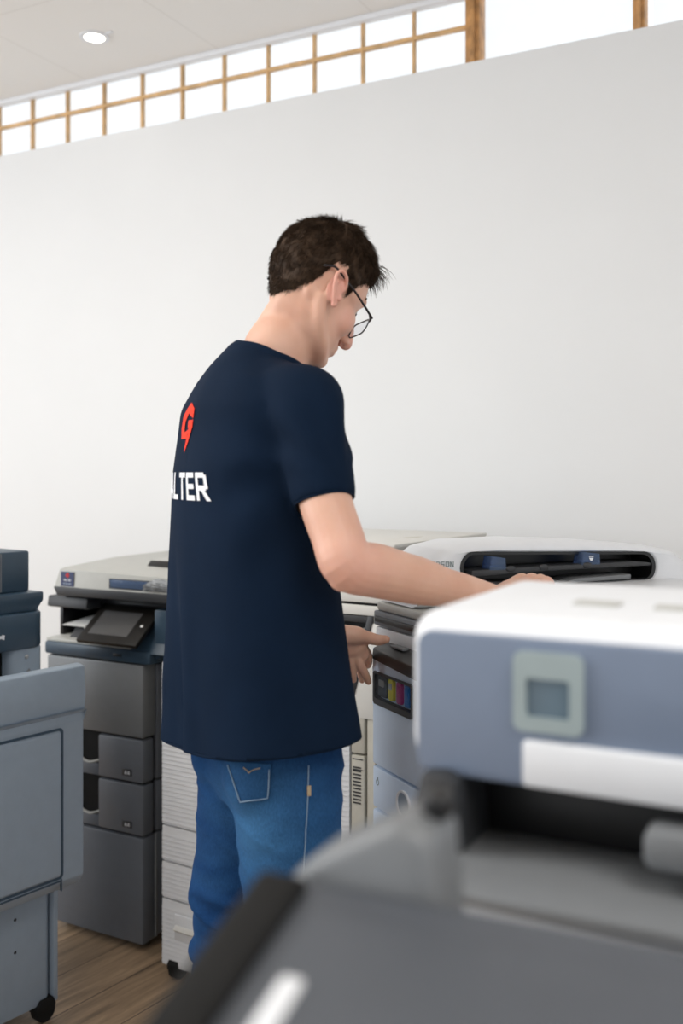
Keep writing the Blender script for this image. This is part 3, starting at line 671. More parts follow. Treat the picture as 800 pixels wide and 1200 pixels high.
# ------------------------------------------------------------------ the man
DM = 1.72
def U(px, D=DM): return (px-CX)/FPX*D
def heading(z):                        # the chest is turned a little further away than the hips
    t = min(max((z-.95)/.45, 0), 1); return R(30-9*t)
def spt(px, z, f, l, D=DM):            # point at f forward / l left of the body axis seen at px
    a = heading(z); return cw(U(px, D)+f*math.cos(a)-l*math.sin(a), D+f*math.sin(a)+l*math.cos(a), z)
def ring(px, z, d, w_, n=48, e=2.3, D=DM, dz=0, back=1.0):
    out = []
    for i in range(n):
        q = 2*math.pi*i/n; c, s = math.cos(q), math.sin(q)
        f = d*math.copysign(abs(c)**(2/e), c); l = w_*math.copysign(abs(s)**(2/e), s)
        if f < 0: f *= back
        out.append(spt(px, z+dz*f/d, f, l, D))
    return out
ground = spt(316, 0, 0, 0)
MAN = thing('person', 'man in navy t-shirt and blue jeans bending over the white copier, seen from behind', 'person', ground)
def attach(o, parent=None):
    """keep the world shape, store it relative to the man's base"""
    p = parent or MAN
    if p is MAN: o.data.transform(Matrix.Translation(-ground))
    o.parent = p; return o
def part(name, me, m, parent=None, angle=180):
    me.materials.clear(); me.materials.append(M[m]); me.transform(Matrix.Translation(-ground)); finish(me, angle)
    o = bpy.data.objects.new(name, me); COL.objects.link(o); o.parent = parent or MAN; return o
def part_bm(name, bm, m, parent=None, angle=60):
    me = bpy.data.meshes.new(name); bm.to_mesh(me); bm.free(); return part(name, me, m, parent, angle)

# ---- head frame: origin between the ears
HB, HP = R(42), R(33)
hf0 = RX*math.cos(HB)+FW*math.sin(HB); hl = -RX*math.sin(HB)+FW*math.cos(HB); hz = Vector((0, 0, 1))
hf = hf0*math.cos(HP)-hz*math.sin(HP); hu = hf0*math.sin(HP)+hz*math.cos(HP)
HO = P(366, 335, 1.74)
def H(f, l, u): return HO+hf*f+hl*l+hu*u
HROT = Matrix((hf, hl, hu)).transposed()
skull = [(.109, .022, -.016, .030), (.103, .050, -.034, .050), (.090, .074, -.054, .063), (.072, .090, -.071, .0715), (.047, .098, -.0825, .0755), (.020, .0985, -.0835, .0765),
         (-.004, .094, -.078, .0735), (-.028, .092, -.060, .067), (-.052, .092, -.044, .061), (-.076, .0915, -.036, .0585), (-.096, .089, -.012, .049), (-.110, .081, .020, .037), (-.117, .068, .036, .024)]
def skull_pt(row, q, grow=0):
    u, fr, bk, w_ = row; c, s = math.cos(q), math.sin(q)
    fc = .0 if u > -.02 else (fr+bk)*.5*.5
    e = 2.25
    cc = math.copysign(abs(c)**(2/e), c); ss = math.copysign(abs(s)**(2/e), s)
    f = fc+((fr-fc) if c > 0 else (fc-bk))*cc
    nar = 1-.16*max(0, (f-.03)/.07)**1.5
    return (f+grow*c, (w_+grow)*ss*nar, u)
bm = bmesh.new()
loft(bm, [[H(*skull_pt(r_, 2*math.pi*i/40)) for i in range(40)] for r_ in skull])
ball(bm, H(.075, .022, .030), .027, .026, .010, HROT); ball(bm, H(.075, -.022, .030), .027, .026, .010, HROT)         # brow
tube(bm, [H(.090, 0, .022), H(.104, 0, .002), H(.113, 0, -.020), H(.117, 0, -.036)], [.008, .009, .0105, .0125], 12)      # nose
ball(bm, H(.103, .012, -.040), .011, .008, .008, HROT); ball(bm, H(.103, -.012, -.040), .011, .008, .008, HROT)
ball(bm, H(.085, 0, -.066), .020, .026, .007, HROT); ball(bm, H(.085, 0, -.078), .019, .023, .0075, HROT)             # lips
ball(bm, H(.078, 0, -.103), .020, .024, .014, HROT)                                                                       # chin
for s in (1, -1):
    ball(bm, H(.052, s*.038, -.034), .036, .028, .034, HROT); ball(bm, H(.073, s*.031, .004), .0125, .0155, .0125, HROT)                                                              # cheek
    tube(bm, [H(-.012, s*.060, -.045), H(.010, s*.056, -.076), H(.045, s*.042, -.098), H(.072, s*.016, -.106)], [.012, .013, .013, .013], 12)  # jaw line
    ball(bm, H(-.024, s*.048, -.030), .018, .013, .028, HROT)                                                             # mastoid
    # ear: outer rim, inner fold, bowl and lobe
    e0 = lambda f, l, u, s=s: H(.001+f*1.1-.22*u+(.006 if s > 0 else 0), s*(.072-(.006 if s > 0 else 0)+l*1.3), -.024+u*.86)
    tube(bm, [e0(.010, .001, .002), e0(.014, .006, .018), e0(.006, .011, .031), e0(-.008, .014, .032), e0(-.018, .016, .020), e0(-.018, .015, .002), e0(-.010, .011, -.014), e0(.000, .007, -.026)], [.003, .0034, .0036, .0038, .0038, .0036, .0036, .0045], 10)
    tube(bm, [e0(-.004, .008, .018), e0(-.010, .010, .004), e0(-.004, .008, -.010)], .003, 8)
    ball(bm, e0(.000, .006, -.027), .007, .004, .010, HROT, 2)
    ball(bm, e0(-.002, .001, .004), .017, .0065, .027, HROT, 3)
    ball(bm, e0(.011, .004, -.006), .004, .003, .007, HROT, 2)
# neck and trunk
neck = [(H(-.012, 0, .0), .055), (H(-.004, 0, -.045), .0505), (spt(341, 1.635, .012, 0, 1.735), .0545), (spt(324, 1.590, 0, 0), .058), (spt(316, 1.53, 0, 0), .060)]
tube(bm, [p for p, r_ in neck], [r_ for p, r_ in neck], 24, round_end=False)
tube(bm, [H(-.026, 0, -.055), spt(329, 1.622, -.008, 0, 1.735), spt(314, 1.565, -.015, 0)], [.030, .040, .044], 16)
loft(bm, [ring(307, 1.535, .06, .10), ring(296, 1.48, .085, .16), ring(292, 1.40, .095, .165), ring(292, 1.25, .095, .15), ring(297, 1.10, .095, .145), ring(309, .98, .092, .15), ring(316, .90, .088, .145)])
# right arm
RS, RE, RW = P(362, 468, 1.56), P(408, 661, 1.475), P(573, 701, 1.665)
tube(bm, [P(358, 482, 1.565), P(367, 520, 1.54), P(380, 583, 1.512), P(395, 628, 1.488), RE, RE.lerp(RW, .18), RE.lerp(RW, .42), RE.lerp(RW, .72), RW], [.036, .039, .0405, .0395, .0400, .0415, .0385, .0305, .0258], 20, k=6)
ball(bm, RE+Vector((0, 0, -.021))-RX*.006, .024, .024, .021)
tube(bm, [P(302, 482, 1.70), P(358, 484, 1.565)], [.07, .034], 16)
# left arm, mostly hidden behind the chest
LS, LE, LW = spt(292, 1.49, 0, .165), P(272, 640, 2.02), P(392, 748, 1.925)
tube(bm, [LS, LS.lerp(LE, .5), LE, LE.lerp(LW, .3), LE.lerp(LW, .7), LW], [.05, .045, .041, .040, .032, .027], 18)
# left hand: palm towards us, thumb on the control panel, fingers hanging
tube(bm, [LW, P(404, 750, 1.93), P(414, 757, 1.935), P(420, 766, 1.94)], [.027, .030, .031, .022], 16, flat=(FW, .55))
tube(bm, [P(402, 744, 1.915), P(416, 744, 1.915), P(430, 747, 1.925), P(442, 750, 1.93), P(452, 749.5, 1.925)], [.020, .0175, .0125, .0112, .0085], 14)
def finger(pts, r_): tube(bm, pts, r_, 10)
finger([P(407, 762, 1.935), P(411, 774, 1.935), P(413, 786, 1.94), P(414.5, 797, 1.95)], [.010, .0083, .0078, .006])
finger([P(416, 764, 1.94), P(421, 777, 1.935), P(427, 789, 1.94), P(431.5, 799, 1.95)], [.0115, .0095, .009, .007])
finger([P(415, 766, 1.965), P(419, 779, 1.975), P(423, 790, 1.985), P(424, 797, 1.995)], [.0105, .009, .0085, .007])
finger([P(424, 758, 1.945), P(430, 766, 1.955), P(431.5, 774, 1.965), P(431, 780, 1.985)], [.011, .0095, .009, .007])
# right hand resting on the tray, fingers bent
KN = P(614, 688, 1.745)
hd = (KN-RW).normalized(); sd_ = hd.cross(Vector((0, 0, 1))).normalized(); upv = sd_.cross(hd).normalized()
tube(bm, [RW, RW.lerp(KN, .35), RW.lerp(KN, .75), KN], [.0265, .031, .036, .034], 18, flat=(upv, .48))
for k, (o_, ln) in enumerate(((.030, .9), (.010, 1.02), (-.010, .97), (-.029, .78))):
    b0 = KN-sd_*o_*.9+upv*.003; a0 = b0+(hd*.042+upv*.006)*ln; a1 = a0+(hd*.020-upv*.018)*ln; a2 = a1+(hd*.006-upv*.018)*ln
    tube(bm, [b0-hd*.02, b0, a0, a1, a2], [.0095, .0105, .0092, .0082, .0066], 10, k=4)
tb_ = RW.lerp(KN, .3)+sd_*(-.022)
tube(bm, [tb_, tb_-sd_*.020+hd*.026-upv*.005, tb_-sd_*.028+hd*.052-upv*.010, tb_-sd_*.026+hd*.074-upv*.014], [.016, .0125, .011, .008], 12)
# legs inside the jeans
HIP_R, HIP_L = spt(316, .90, 0, -.075), spt(316, .90, 0, .075)
KN_R, KN_L = P(340, 1103, 1.66), P(268, 1085, 1.77)
KN_R.z, KN_L.z = .50, .50
AN_R, AN_L = KN_R-RX*.035, KN_L-RX*.030
AN_R.z = AN_L.z = .085
for hp, kn, an in ((HIP_R, KN_R, AN_R), (HIP_L, KN_L, AN_L)):
    tube(bm, [hp, hp.lerp(kn, .5), kn, kn.lerp(an, .35), an], [.075, .066, .050, .050, .036], 16)
bme = voxel(bm, .0026, 3, .5)
bm = bmesh.new(); bm.from_mesh(bme); bpy.data.meshes.remove(bme)
HI = HROT.transposed()
def is_ear(p): return abs(p[1]) > .066 and ((p[0]+.001)/.027)**2+((p[2]+.021)/.035)**2 < 1
hv = []
for v in bm.verts:
    if v.co.z > 1.5 and (v.co-HO).length < .30:
        p = HI @ (v.co-HO)
        if not is_ear(p) and not (p[0] > .095 and -.06 < p[2] < .0): hv.append(v)
for _ in range(20): bmesh.ops.smooth_vert(bm, verts=hv, factor=.5, use_axis_x=True, use_axis_y=True, use_axis_z=True)
bm.normal_update()
HEADV = [(v.co.copy(), v.normal.copy()) for v in bm.verts]
HEADF = [tuple(v.index for v in f.verts) for f in bm.faces if f.calc_center_median().z > 1.55]
bme = bpy.data.meshes.new('body'); bm.to_mesh(bme); bm.free()
body = part('body', bme, 'skin')
fl = body.data.attributes.new('flush', 'FLOAT', 'POINT')
for i, v in enumerate(body.data.vertices):
    c = v.co+ground; k = 0
    if c.z > 1.5:
        p = HI @ (c-HO)
        k = (.55 if is_ear(p) and abs(p[1]) > .074 else 0)+.6*math.exp(-((p-Vector((.115, 0, -.035))).length/.02)**2)+.4*math.exp(-((p-Vector((.06, math.copysign(.06, p[1]), -.04))).length/.03)**2)
    k += .5*math.exp(-((c-RE).length/.05)**2)
    fl.data[i].value = min(1, k)

# ---- eyes (mostly hidden), brows
for s in (1, -1):
    bm = bmesh.new(); ball(bm, H(.0745, s*.031, .004), .0118); e = part_bm('eye', bm, 'eye')
    bm = bmesh.new(); ball(bm, H(.0842, s*.031, .001), .0045, .0045, .0045); part_bm('iris', bm, 'softblack', e)
    bm = bmesh.new(); tube(bm, [H(.0955, s*.012, .031), H(.0935, s*.026, .036), H(.082, s*.046, .031)], [.003, .0038, .0022], 8, flat=(hf, .6)); part_bm('eyebrow', bm, 'hair')

# ---- hair: scalp cap and short strands
def hairline(f, al):
    """lowest u that carries hair at forward position f (head frame), al = |l|"""
    pts = [(-.12, -.080), (-.085, -.080), (-.060, -.070), (-.045, -.048), (-.034, -.026), (-.022, .020), (.000, .030), (.012, -.010), (.028, -.016), (.036, .014), (.052, .034), (.066, .050), (.085, .076), (.12, .084)]
    for (a, b), (c, d) in zip(pts, pts[1:]):
        if a <= f <= c: return b+(d-b)*(f-a)/(c-a)
    return pts[0][1] if f < -.1 else .085
LOC = [HI @ (c-HO) for c, n_ in HEADV]
def thick(p):
    t = min(max((p[2]-.040)/.055, 0), 1); t = t*t*(3-2*t)
    edge = min(max((p[2]-hairline(p[0], 0))/.022, 0), 1)
    return (.0035+.0075*t)*(.12+.88*edge)
def hairy(p): return (p-Vector((0, 0, 0))).length < .17 and not is_ear(p) and p[2] > hairline(p[0], 0)+.005*noise.noise((p[0]*150, p[1]*150, p[2]*90))
HM = {}
bm = bmesh.new()
def hvert(i):
    if i not in HM:
        c, n_ = HEADV[i]; p = LOC[i]
        HM[i] = bm.verts.new(c+n_*(thick(p)+.0022*noise.noise(p*75)))
    return HM[i]
ROOTS = []
for f in HEADF:
    c = sum((LOC[i] for i in f), Vector())/len(f)
    if all(LOC[i][2] > -.1 for i in f) and hairy(c):
        bm.faces.new([hvert(i) for i in f]); ROOTS.append(f)
for _ in range(4): bmesh.ops.smooth_vert(bm, verts=bm.verts[:], factor=.5, use_axis_x=True, use_axis_y=True, use_axis_z=True)
bmesh.ops.recalc_face_normals(bm, faces=bm.faces[:])
bmesh.ops.solidify(bm, geom=bm.faces[:], thickness=.006)
hair = part_bm('hair', bm, 'hair', angle=180)
VV, FF = [], []
rng = random.Random(3)
def strand(root, d0, d1, ln, w_):
    p = Vector(root); b = len(VV); side = d0.cross(Vector((rng.uniform(-1, 1), rng.uniform(-1, 1), rng.uniform(-1, 1)))).normalized(); s2 = d0.cross(side).normalized()
    K = 3
    for k in range(K+1):
        t = k/K; r_ = w_*(1-.75*t)
        for q in range(3):
            an = q*2.0944; VV.append(p+side*math.cos(an)*r_+s2*math.sin(an)*r_)
        p = p+(d0*(1-t)+d1*t).normalized()*ln/K
    for k in range(K):
        for q in range(3):
            FF.append((b+3*k+q, b+3*k+(q+1) % 3, b+3*k+3+(q+1) % 3, b+3*k+3+q))
for cnt in range(15000):
    f = rng.choice(ROOTS); ws = [rng.random() for _ in f]; sw = sum(ws)
    root = sum((HEADV[i][0]*(w_/sw) for i, w_ in zip(f, ws)), Vector()); n_ = sum((HEADV[i][1] for i in f), Vector()).normalized()
    p = HI @ (root-HO); root = root+n_*(thick(p)-.001)
    top = min(max((p[2]-.045)/.06, 0), 1)
    comb_side = HROT @ Vector((-.35, 0, -1)); comb_top = HROT @ Vector((.9 if p[0] > -.03 else -.2, .25*math.copysign(1, p[1]) if abs(p[1]) > .02 else 0, -.25))
    cd = comb_side.lerp(comb_top, top); cd = (cd-n_*cd.dot(n_)).normalized()
    jit = Vector((rng.gauss(0, 1), rng.gauss(0, 1), rng.gauss(0, 1)))
    cl = Vector((noise.noise(p*60), noise.noise(p*60+Vector((9, 0, 0))), noise.noise(p*60+Vector((0, 9, 0)))))
    d0 = (n_*(.30+.15*top)+cd*.9+jit*.14+cl*.45).normalized(); d1 = (n_*.02+cd+jit*.20+cl*.6).normalized()
    ln = rng.uniform(.007, .012)*(1-top)+rng.uniform(.014, .024)*top
    strand(root, d0, d1, ln, rng.uniform(.00035, .0006))
for k in range(170):                  # fringe falling over the forehead
    l = rng.uniform(-.055, .05); f = .092-abs(l)*.35; u = rng.uniform(.082, .10)
    jit = Vector((rng.gauss(0, 1), rng.gauss(0, 1), rng.gauss(0, 1)))
    d0 = (hf*.95+hu*.15+hl*(.1+l*3)+jit*.15).normalized(); d1 = (hf*.25-hu*.75+hl*.15+jit*.3).normalized()
    strand(H(f, l, u), d0, d1, rng.uniform(.026, .042), .0007)
me = bpy.data.meshes.new('hair_strands'); me.from_pydata([tuple(v) for v in VV], [], FF); me.update()
hs = part('hair_strands', me, 'hair', hair); hs['kind'] = 'stuff'

# ---- spectacles
bm = bmesh.new()
LF, LU = .1085, -.021
def rim(s): return [H(LF-.012*(abs(l)/.066)**2, s*l, LU+u) for l, u in rr(.010, .063, -.012, .019, .012, 5)]
for s in (1, -1):
    rp = rim(s); tube(bm, rp+[rp[0]], .0013, 8, round_end=False, k=1)
    hx = H(LF-.013, s*.068, LU+.012)
    tube(bm, [H(LF-.010, s*.062, LU+.012), hx, H(LF-.024, s*.0745, LU+.014)], .0020, 8, k=1)
    tube(bm, [H(LF-.016, s*.0735, LU+.013), H(.04, s*.0810, LU+.019), H(.0, s*.0815, LU+.0235), H(-.024, s*.0800, LU+.027), H(-.042, s*.0770, LU+.016)], [.0022, .0020, .0018, .0020, .0024], 8)
tube(bm, [H(LF, .010, LU+.006), H(LF+.004, 0, LU+.010), H(LF, -.010, LU+.006)], .0013, 8)
gl = part_bm('eyeglasses', bm, 'frame')
for s in (1, -1):
    bm = bmesh.new(); rp = rim(s); c = sum(rp, Vector())/len(rp)
    loft(bm, [[p-hf*.0006 for p in rp], [p+hf*.0006 for p in rp]]); part_bm('lens', bm, 'lens', gl)

# ---- t-shirt
bm = bmesh.new()
rows = [(315, 1.574, .0665, .074, -.026), (313, 1.566, .069, .078, -.026), (304, 1.545, .083, .115, -.018), (297, 1.523, .095, .160, -.008), (290, 1.488, .106, .186, .0), (291, 1.44, .112, .198, 0), (289, 1.37, .1195, .200, 0), (290, 1.29, .1245, .198, 0), (293, 1.22, .1295, .198, 0),
        (296, 1.15, .135, .201, 0), (298, 1.075, .1385, .208, 0), (300, 1.01, .142, .213, 0), (303, .95, .147, .218, 0), (305, .88, .149, .221, 0)]
rngs = []
for a, b in zip(rows, rows[1:]):
    for k in range(3):
        s = k/3; c = [a[i]+(b[i]-a[i])*s for i in range(5)]; rngs.append(ring(c[0], c[1], c[2], c[3], 72, 2.35, DM, c[4]))
rngs.append(ring(*rows[-1][:4], 72, 2.35))
loft(bm, rngs)
SH_E = RS.lerp(RE, .64); SL_DIR = (RE-RS).normalized()
SP = [P(310, 474, 1.68), P(343, 470, 1.60), P(360, 478, 1.56), P(368, 520, 1.54), P(381, 590, 1.512)]
tube(bm, SP, [.078, .063, .0600, .0560, .0505], 28, round_end=False)
tube(bm, [P(318, 466, 1.65), P(350, 505, 1.585), P(366, 535, 1.545)], [.07, .058, .045], 24)
SL_DIR = (SP[-1]-SP[-2]).normalized()
LD = (LE-LS).normalized()
tube(bm, [spt(294, 1.47, 0, .09), LS+LD*.01, LS.lerp(LE, .35), LS.lerp(LE, .62)], [.085, .062, .058, .056], 28, round_end=False)
# belly side a little fuller over the belt
sh = voxel(bm, .0065, 14, .5)
bm = bmesh.new(); bm.from_mesh(sh); bpy.data.meshes.remove(sh)
def cut(bm, co, no, keep):
    geom = [f for f in bm.faces if keep(f.calc_center_median())]
    ge = set(geom); es = {e for f in geom for e in f.edges}; vs = {v for f in geom for v in f.verts}
    bmesh.ops.bisect_plane(bm, geom=list(vs)+list(es)+geom, plane_co=co, plane_no=no)
    dead = [f for f in bm.faces if keep(f.calc_center_median()) and (f.calc_center_median()-co).dot(no) > 1e-6]
    bmesh.ops.delete(bm, geom=dead, context='FACES')
HEM = .910
hp = RX*.0805-FW*.0672+Vector((0, 0, 0))
cut(bm, Vector((0, 0, 1.0525)), (hp-Vector((0, 0, 1))).normalized(), lambda c: c.z < 1.0)
def uncap(co, no, rad, lim=.75, dep=.016):
    bm.normal_update()
    bmesh.ops.delete(bm, geom=[f for f in bm.faces if f.normal.dot(no) > lim and abs((f.calc_center_median()-co).dot(no)) < dep and (f.calc_center_median()-co).length < rad], context='FACES')
uncap(SP[-1], SL_DIR, .056)
uncap(LS.lerp(LE, .62), LD, .064)
nk_c = spt(315, 1.574, 0, 0); a_n = heading(1.6)
nk_no = (Vector((0, 0, 1))+(RX*math.cos(a_n)+FW*math.sin(a_n))*(.026/.0665)).normalized()
uncap(nk_c, nk_no, .085)
bmesh.ops.delete(bm, geom=[v for v in bm.verts if not v.link_faces], context='VERTS')
bm.normal_update()
# folds: soft drape down the back, pulls from the armpit, ripples at the waist
ARM = P(372, 560, 1.60); U0 = U(298)
for v in bm.verts:
    c = v.co; rel = c-ground; u_ = rel.dot(RX); w_ = rel.dot(FW); z = c.z
    low = min(max((1.25-z)/.35, 0), 1); mid = min(max((1.50-z)/.25, 0), 1)
    ang = math.atan2(w_+.0, u_+.03)
    h = .0042*low*math.sin(ang*7+1.4*noise.noise((u_*3, w_*3, z*2)))
    h += .0045*mid*noise.noise((u_*6+w_*6, w_*5, z*3.2))
    h += .0014*noise.noise((u_*15, w_*15, z*9))
    da = (c-ARM).length; dr = c-ARM; th = math.atan2(dr.z, dr.dot(RX)+.4*dr.dot(FW))
    h += min(max(((c-SP[-1]).length-.06)/.09, 0), 1)*.0065*math.exp(-((da-.10)/.075)**2)*math.sin(th*9+2*noise.noise(c*6))
    if z < 1.35: h += .0030*low*noise.noise((u_*4, w_*4, z*14))
    v.co = c+v.normal*h
# a fold falling from the shoulder blade to the hem on the back
bl = [P(222, 800, 1.62)]
for v in bm.verts:
    c = v.co; rel = c-cw(0, 0, 0); uu = c.dot(RX); ww = c.dot(FW); px = CX+FPX*uu/ww
    if c.z < 1.30 and ww < DM+.02:
        k = min((1.30-c.z)/.3, 1)
        v.co -= v.normal*.016*k*math.exp(-((px-(201+6*k))/5.0)**2)
        v.co += v.normal*.004*k*math.exp(-((px-(216+6*k))/8.0)**2)
bmesh.ops.smooth_vert(bm, verts=bm.verts[:], factor=.3, use_axis_x=True, use_axis_y=True, use_axis_z=True)
# boundary loops -> ribbed collar, turned hems
def loops(bm):
    be = [e for e in bm.edges if len(e.link_faces) == 1]; adj = {}
    for e in be:
        for v in e.verts: adj.setdefault(v, []).append(e.other_vert(v))
    seen, out = set(), []
    for v in adj:
        if v in seen: continue
        comp, st = [], [v]; seen.add(v)
        while st:
            x = st.pop(); comp.append(x)
            for y in adj[x]:
                if y not in seen: seen.add(y); st.append(y)
        out.append([x.co.copy() for x in comp])
    return out
def order(L_):
    # sort a roughly convex rim by angle about its own axis
    A = np.array([tuple(p) for p in L_]); c = A.mean(0); u_, s_, vt = np.linalg.svd(A-c)
    a_ = np.arctan2((A-c) @ vt[1], (A-c) @ vt[0]); idx = np.argsort(a_)
    bins = {}
    for k in idx: bins.setdefault(int((a_[k]+math.pi)/(2*math.pi)*60), []).append(A[k])
    return [Vector(np.mean(bins[b], axis=0)) for b in sorted(bins)]
LP = [l for l in loops(bm) if len(l) > 30]
pass  #('LOOPS', [(len(l), round(sum(p.z for p in l)/len(l), 3)) for l in LP])
shirt_bvh = BVHTree.FromBMesh(bm)
bmesh.ops.solidify(bm, geom=bm.faces[:], thickness=.003)
for v in bm.verts:
    near = shirt_bvh.find_nearest(v.co)
    if near[3] > .007: v.co = near[0]
shirt = part_bm('t_shirt', bm, 'shirt', angle=180)
def relax(L_, n, it=6):
    ln = [0]
    for a, b in zip(L_, L_[1:]+L_[:1]): ln.append(ln[-1]+(b-a).length)
    out = []
    for k in range(n):
        t = ln[-1]*k/n; i = max(j for j in range(len(L_)) if ln[j] <= t); s = (t-ln[i])/max(ln[i+1]-ln[i], 1e-9); out.append(L_[i].lerp(L_[(i+1) % len(L_)], s))
    for _ in range(it): out = [(out[k-1]+out[k]*2+out[(k+1) % n])/4 for k in range(n)]
    return out
for L_ in LP:
    c = sum(L_, Vector())/len(L_); q = relax(order(L_), 72)
    if c.z > 1.5:
        bm = bmesh.new(); V = [[], [], [], []]
        for p in q:
            r_ = (p-c); r_ = (r_-nk_no*r_.dot(nk_no)).normalized()
            for k, o_ in enumerate((r_*.003-nk_no*.010, r_*.0028-nk_no*.001, r_*-.0045+nk_no*.010, r_*-.009+nk_no*.0085)): V[k].append(bm.verts.new(p+o_))
        for k in range(3):
            for i in range(72): bm.faces.new((V[k][i], V[k][(i+1) % 72], V[k+1][(i+1) % 72], V[k+1][i]))
        bmesh.ops.recalc_face_normals(bm, faces=bm.faces[:]); bmesh.ops.solidify(bm, geom=bm.faces[:], thickness=.0015)
        part_bm('collar', bm, 'shirt', shirt, 60)
    else:
        bm = bmesh.new(); tube(bm, q+[q[0]], .0022, 6, round_end=False, k=1); part_bm('hem', bm, 'shirt', shirt, 180)
# print on the back
abk = heading(1.42); bdir = RX*math.cos(abk)+FW*math.sin(abk); bleft = -RX*math.sin(abk)+FW*math.cos(abk)
def on_back(pz, l0=0, off=.0016):
    def f(s, t):
        o_ = spt(292, pz+t, -.6, 0)-bleft*(s+l0)
        hit, nrm, idx, d = shirt_bvh.ray_cast(o_, bdir, 1.5)
        return None if hit is None else hit-bdir*off
    return f
bm = bmesh.new(); letters(bm, [tuple((p[0]*.098, p[1]*.082) for p in q) for q in hexG()], on_back(1.455, .022)); part_bm('back_emblem', bm, 'red', shirt)
bm = bmesh.new(); letters(bm, word('WALTER', .045, adv=.92, sx=.92), on_back(1.334, .0)); part_bm('back_lettering', bm, 'print', shirt)

# ---- jeans
bm = bmesh.new()
pel = [(312, 1.03, .098, .150), (314, .98, .099, .156), (315, .93, .103, .160), (316, .89, .105, .160), (316, .855, .100, .156), (316, .82, .085, .145)]
rg = []
for a, b in zip(pel, pel[1:]):
    for k in range(3): s = k/3; rg.append(ring(*[a[i]+(b[i]-a[i])*s for i in range(4)], 48, 2.4))
rg.append(ring(*pel[-1], 48, 2.4)); loft(bm, rg)
a = heading(.9); fdir = RX*math.cos(a)+FW*math.sin(a)
ball(bm, spt(316, .885, -.045, -.072), .068, .068, .075); ball(bm, spt(316, .885, -.045, .072), .068, .068, .075)
for hp, kn, an, sg in ((HIP_R, KN_R, AN_R, -1), (HIP_L, KN_L, AN_L, 1)):
    tube(bm, [hp+Vector((0, 0, .02)), hp.lerp(kn, .22), hp.lerp(kn, .55), kn, kn.lerp(an, .3), kn.lerp(an, .75), an+Vector((0, 0, -.05))], [.086, .089, .080, .070, .068, .062, .060], 28, round_end=False)
jn = voxel(bm, .0065, 10, .5)
bm = bmesh.new(); bm.from_mesh(jn); bpy.data.meshes.remove(jn)
cut(bm, Vector((0, 0, .055)), Vector((0, 0, -1)), lambda c: c.z < .2)
bm.normal_update()
for v in bm.verts:
    c = v.co; rel = c-ground; u_ = rel.dot(RX); w_ = rel.dot(FW); z = c.z
    k = math.exp(-((z-.54)/.13)**2)+.9*math.exp(-((z-.14)/.09)**2)+.25
    h = .013*k*(max(0, 1-abs(noise.noise((u_*4+z*1.5, w_*4, z*17+u_*6)))*4.5)**1.5-.25)+.008*k*(abs(noise.noise((u_*5+z*2+7, w_*5, z*21-u_*8)))-.18)
    k2 = math.exp(-((z-.80)/.05)**2)
    h += .008*k2*(abs(noise.noise((u_*7, w_*7, z*13-u_*9)))-.2)
    h += .003*noise.noise((u_*14, w_*14, z*10))
    v.co = c+v.normal*h
bmesh.ops.smooth_vert(bm, verts=bm.verts[:], factor=.2, use_axis_x=True, use_axis_y=True, use_axis_z=True)
bmesh.ops.delete(bm, geom=[v for v in bm.verts if not v.link_faces], context='VERTS')
jb = BVHTree.FromBMesh(bm)
bmesh.ops.solidify(bm, geom=bm.faces[:], thickness=.0025)
for v in bm.verts:
    near = jb.find_nearest(v.co)
    if near[3] > .006: v.co = near[0]
jeans = part_bm('jeans', bm, 'denim', angle=180)
wear = jeans.data.attributes.new('wear', 'FLOAT', 'POINT')
cam0 = Vector((0, 0, CAMZ))
for i, v in enumerate(jeans.data.vertices):
    c = v.co+ground; p = noise.noise(c*9)*.25
    s1 = math.exp(-(((c-spt(318, .80, -.10, -.11)).length)/.11)**2)
    s2 = math.exp(-(((c-spt(320, .74, .10, -.09)).length)/.11)**2)
    s3 = .6*math.exp(-(((c-KN_R-fdir*.07).length)/.10)**2)+.6*math.exp(-(((c-KN_L-fdir*.07).length)/.10)**2)
    fold = .30*abs(noise.noise((c.x*6, c.y*6, c.z*26)))
    wear.data[i].value = min(1, max(0, .62*s1+.5*s2+.8*s3+p*(s1+s2)+fold*.45))
def on_seat(px_, py_, off=.002):
    d = (P(px_, py_, 1.0)-cam0).normalized(); hit, n_, i_, ds = jb.ray_cast(cam0, d, 4)
    return None if hit is None else hit+n_*(off if n_.dot(d) < 0 else -off)
def patch(outline, off, N=14):
    """quad patch lying on the cloth; outline = 4 corners as body angles"""
    bm = bmesh.new(); g = []
    for i in range(N+1):
        row = []
        for j in range(N+1):
            a_, b_ = i/N, j/N
            x = (outline[0][0]*(1-a_)+outline[1][0]*a_)*(1-b_)+(outline[3][0]*(1-a_)+outline[2][0]*a_)*b_
            y = (outline[0][1]*(1-a_)+outline[1][1]*a_)*(1-b_)+(outline[3][1]*(1-a_)+outline[2][1]*a_)*b_
            p = on_seat(x, y, off); row.append(bm.verts.new(p))
        g.append(row)
    for i in range(N):
        for j in range(N): bm.faces.new((g[i][j], g[i+1][j], g[i+1][j+1], g[i][j+1]))
    bmesh.ops.recalc_face_normals(bm, faces=bm.faces[:]); bmesh.ops.solidify(bm, geom=bm.faces[:], thickness=.0015); return bm
def stitch(parent, pts, m, r_=.0008, off=.0035, name='stitching'):
    q = []
    for a_, b_ in zip(pts, pts[1:]):
        for k in range(8):
            p = on_seat(a_[0]+(b_[0]-a_[0])*k/8, a_[1]+(b_[1]-a_[1])*k/8, off)
            if p is not None: q.append(p)
    bm = bmesh.new(); tube(bm, q, r_, 6, k=1); return part_bm(name, bm, m, parent)
def set_wear(o, k):
    a_ = o.data.attributes.new('wear', 'FLOAT', 'POINT')
    for d_ in a_.data: d_.value = k
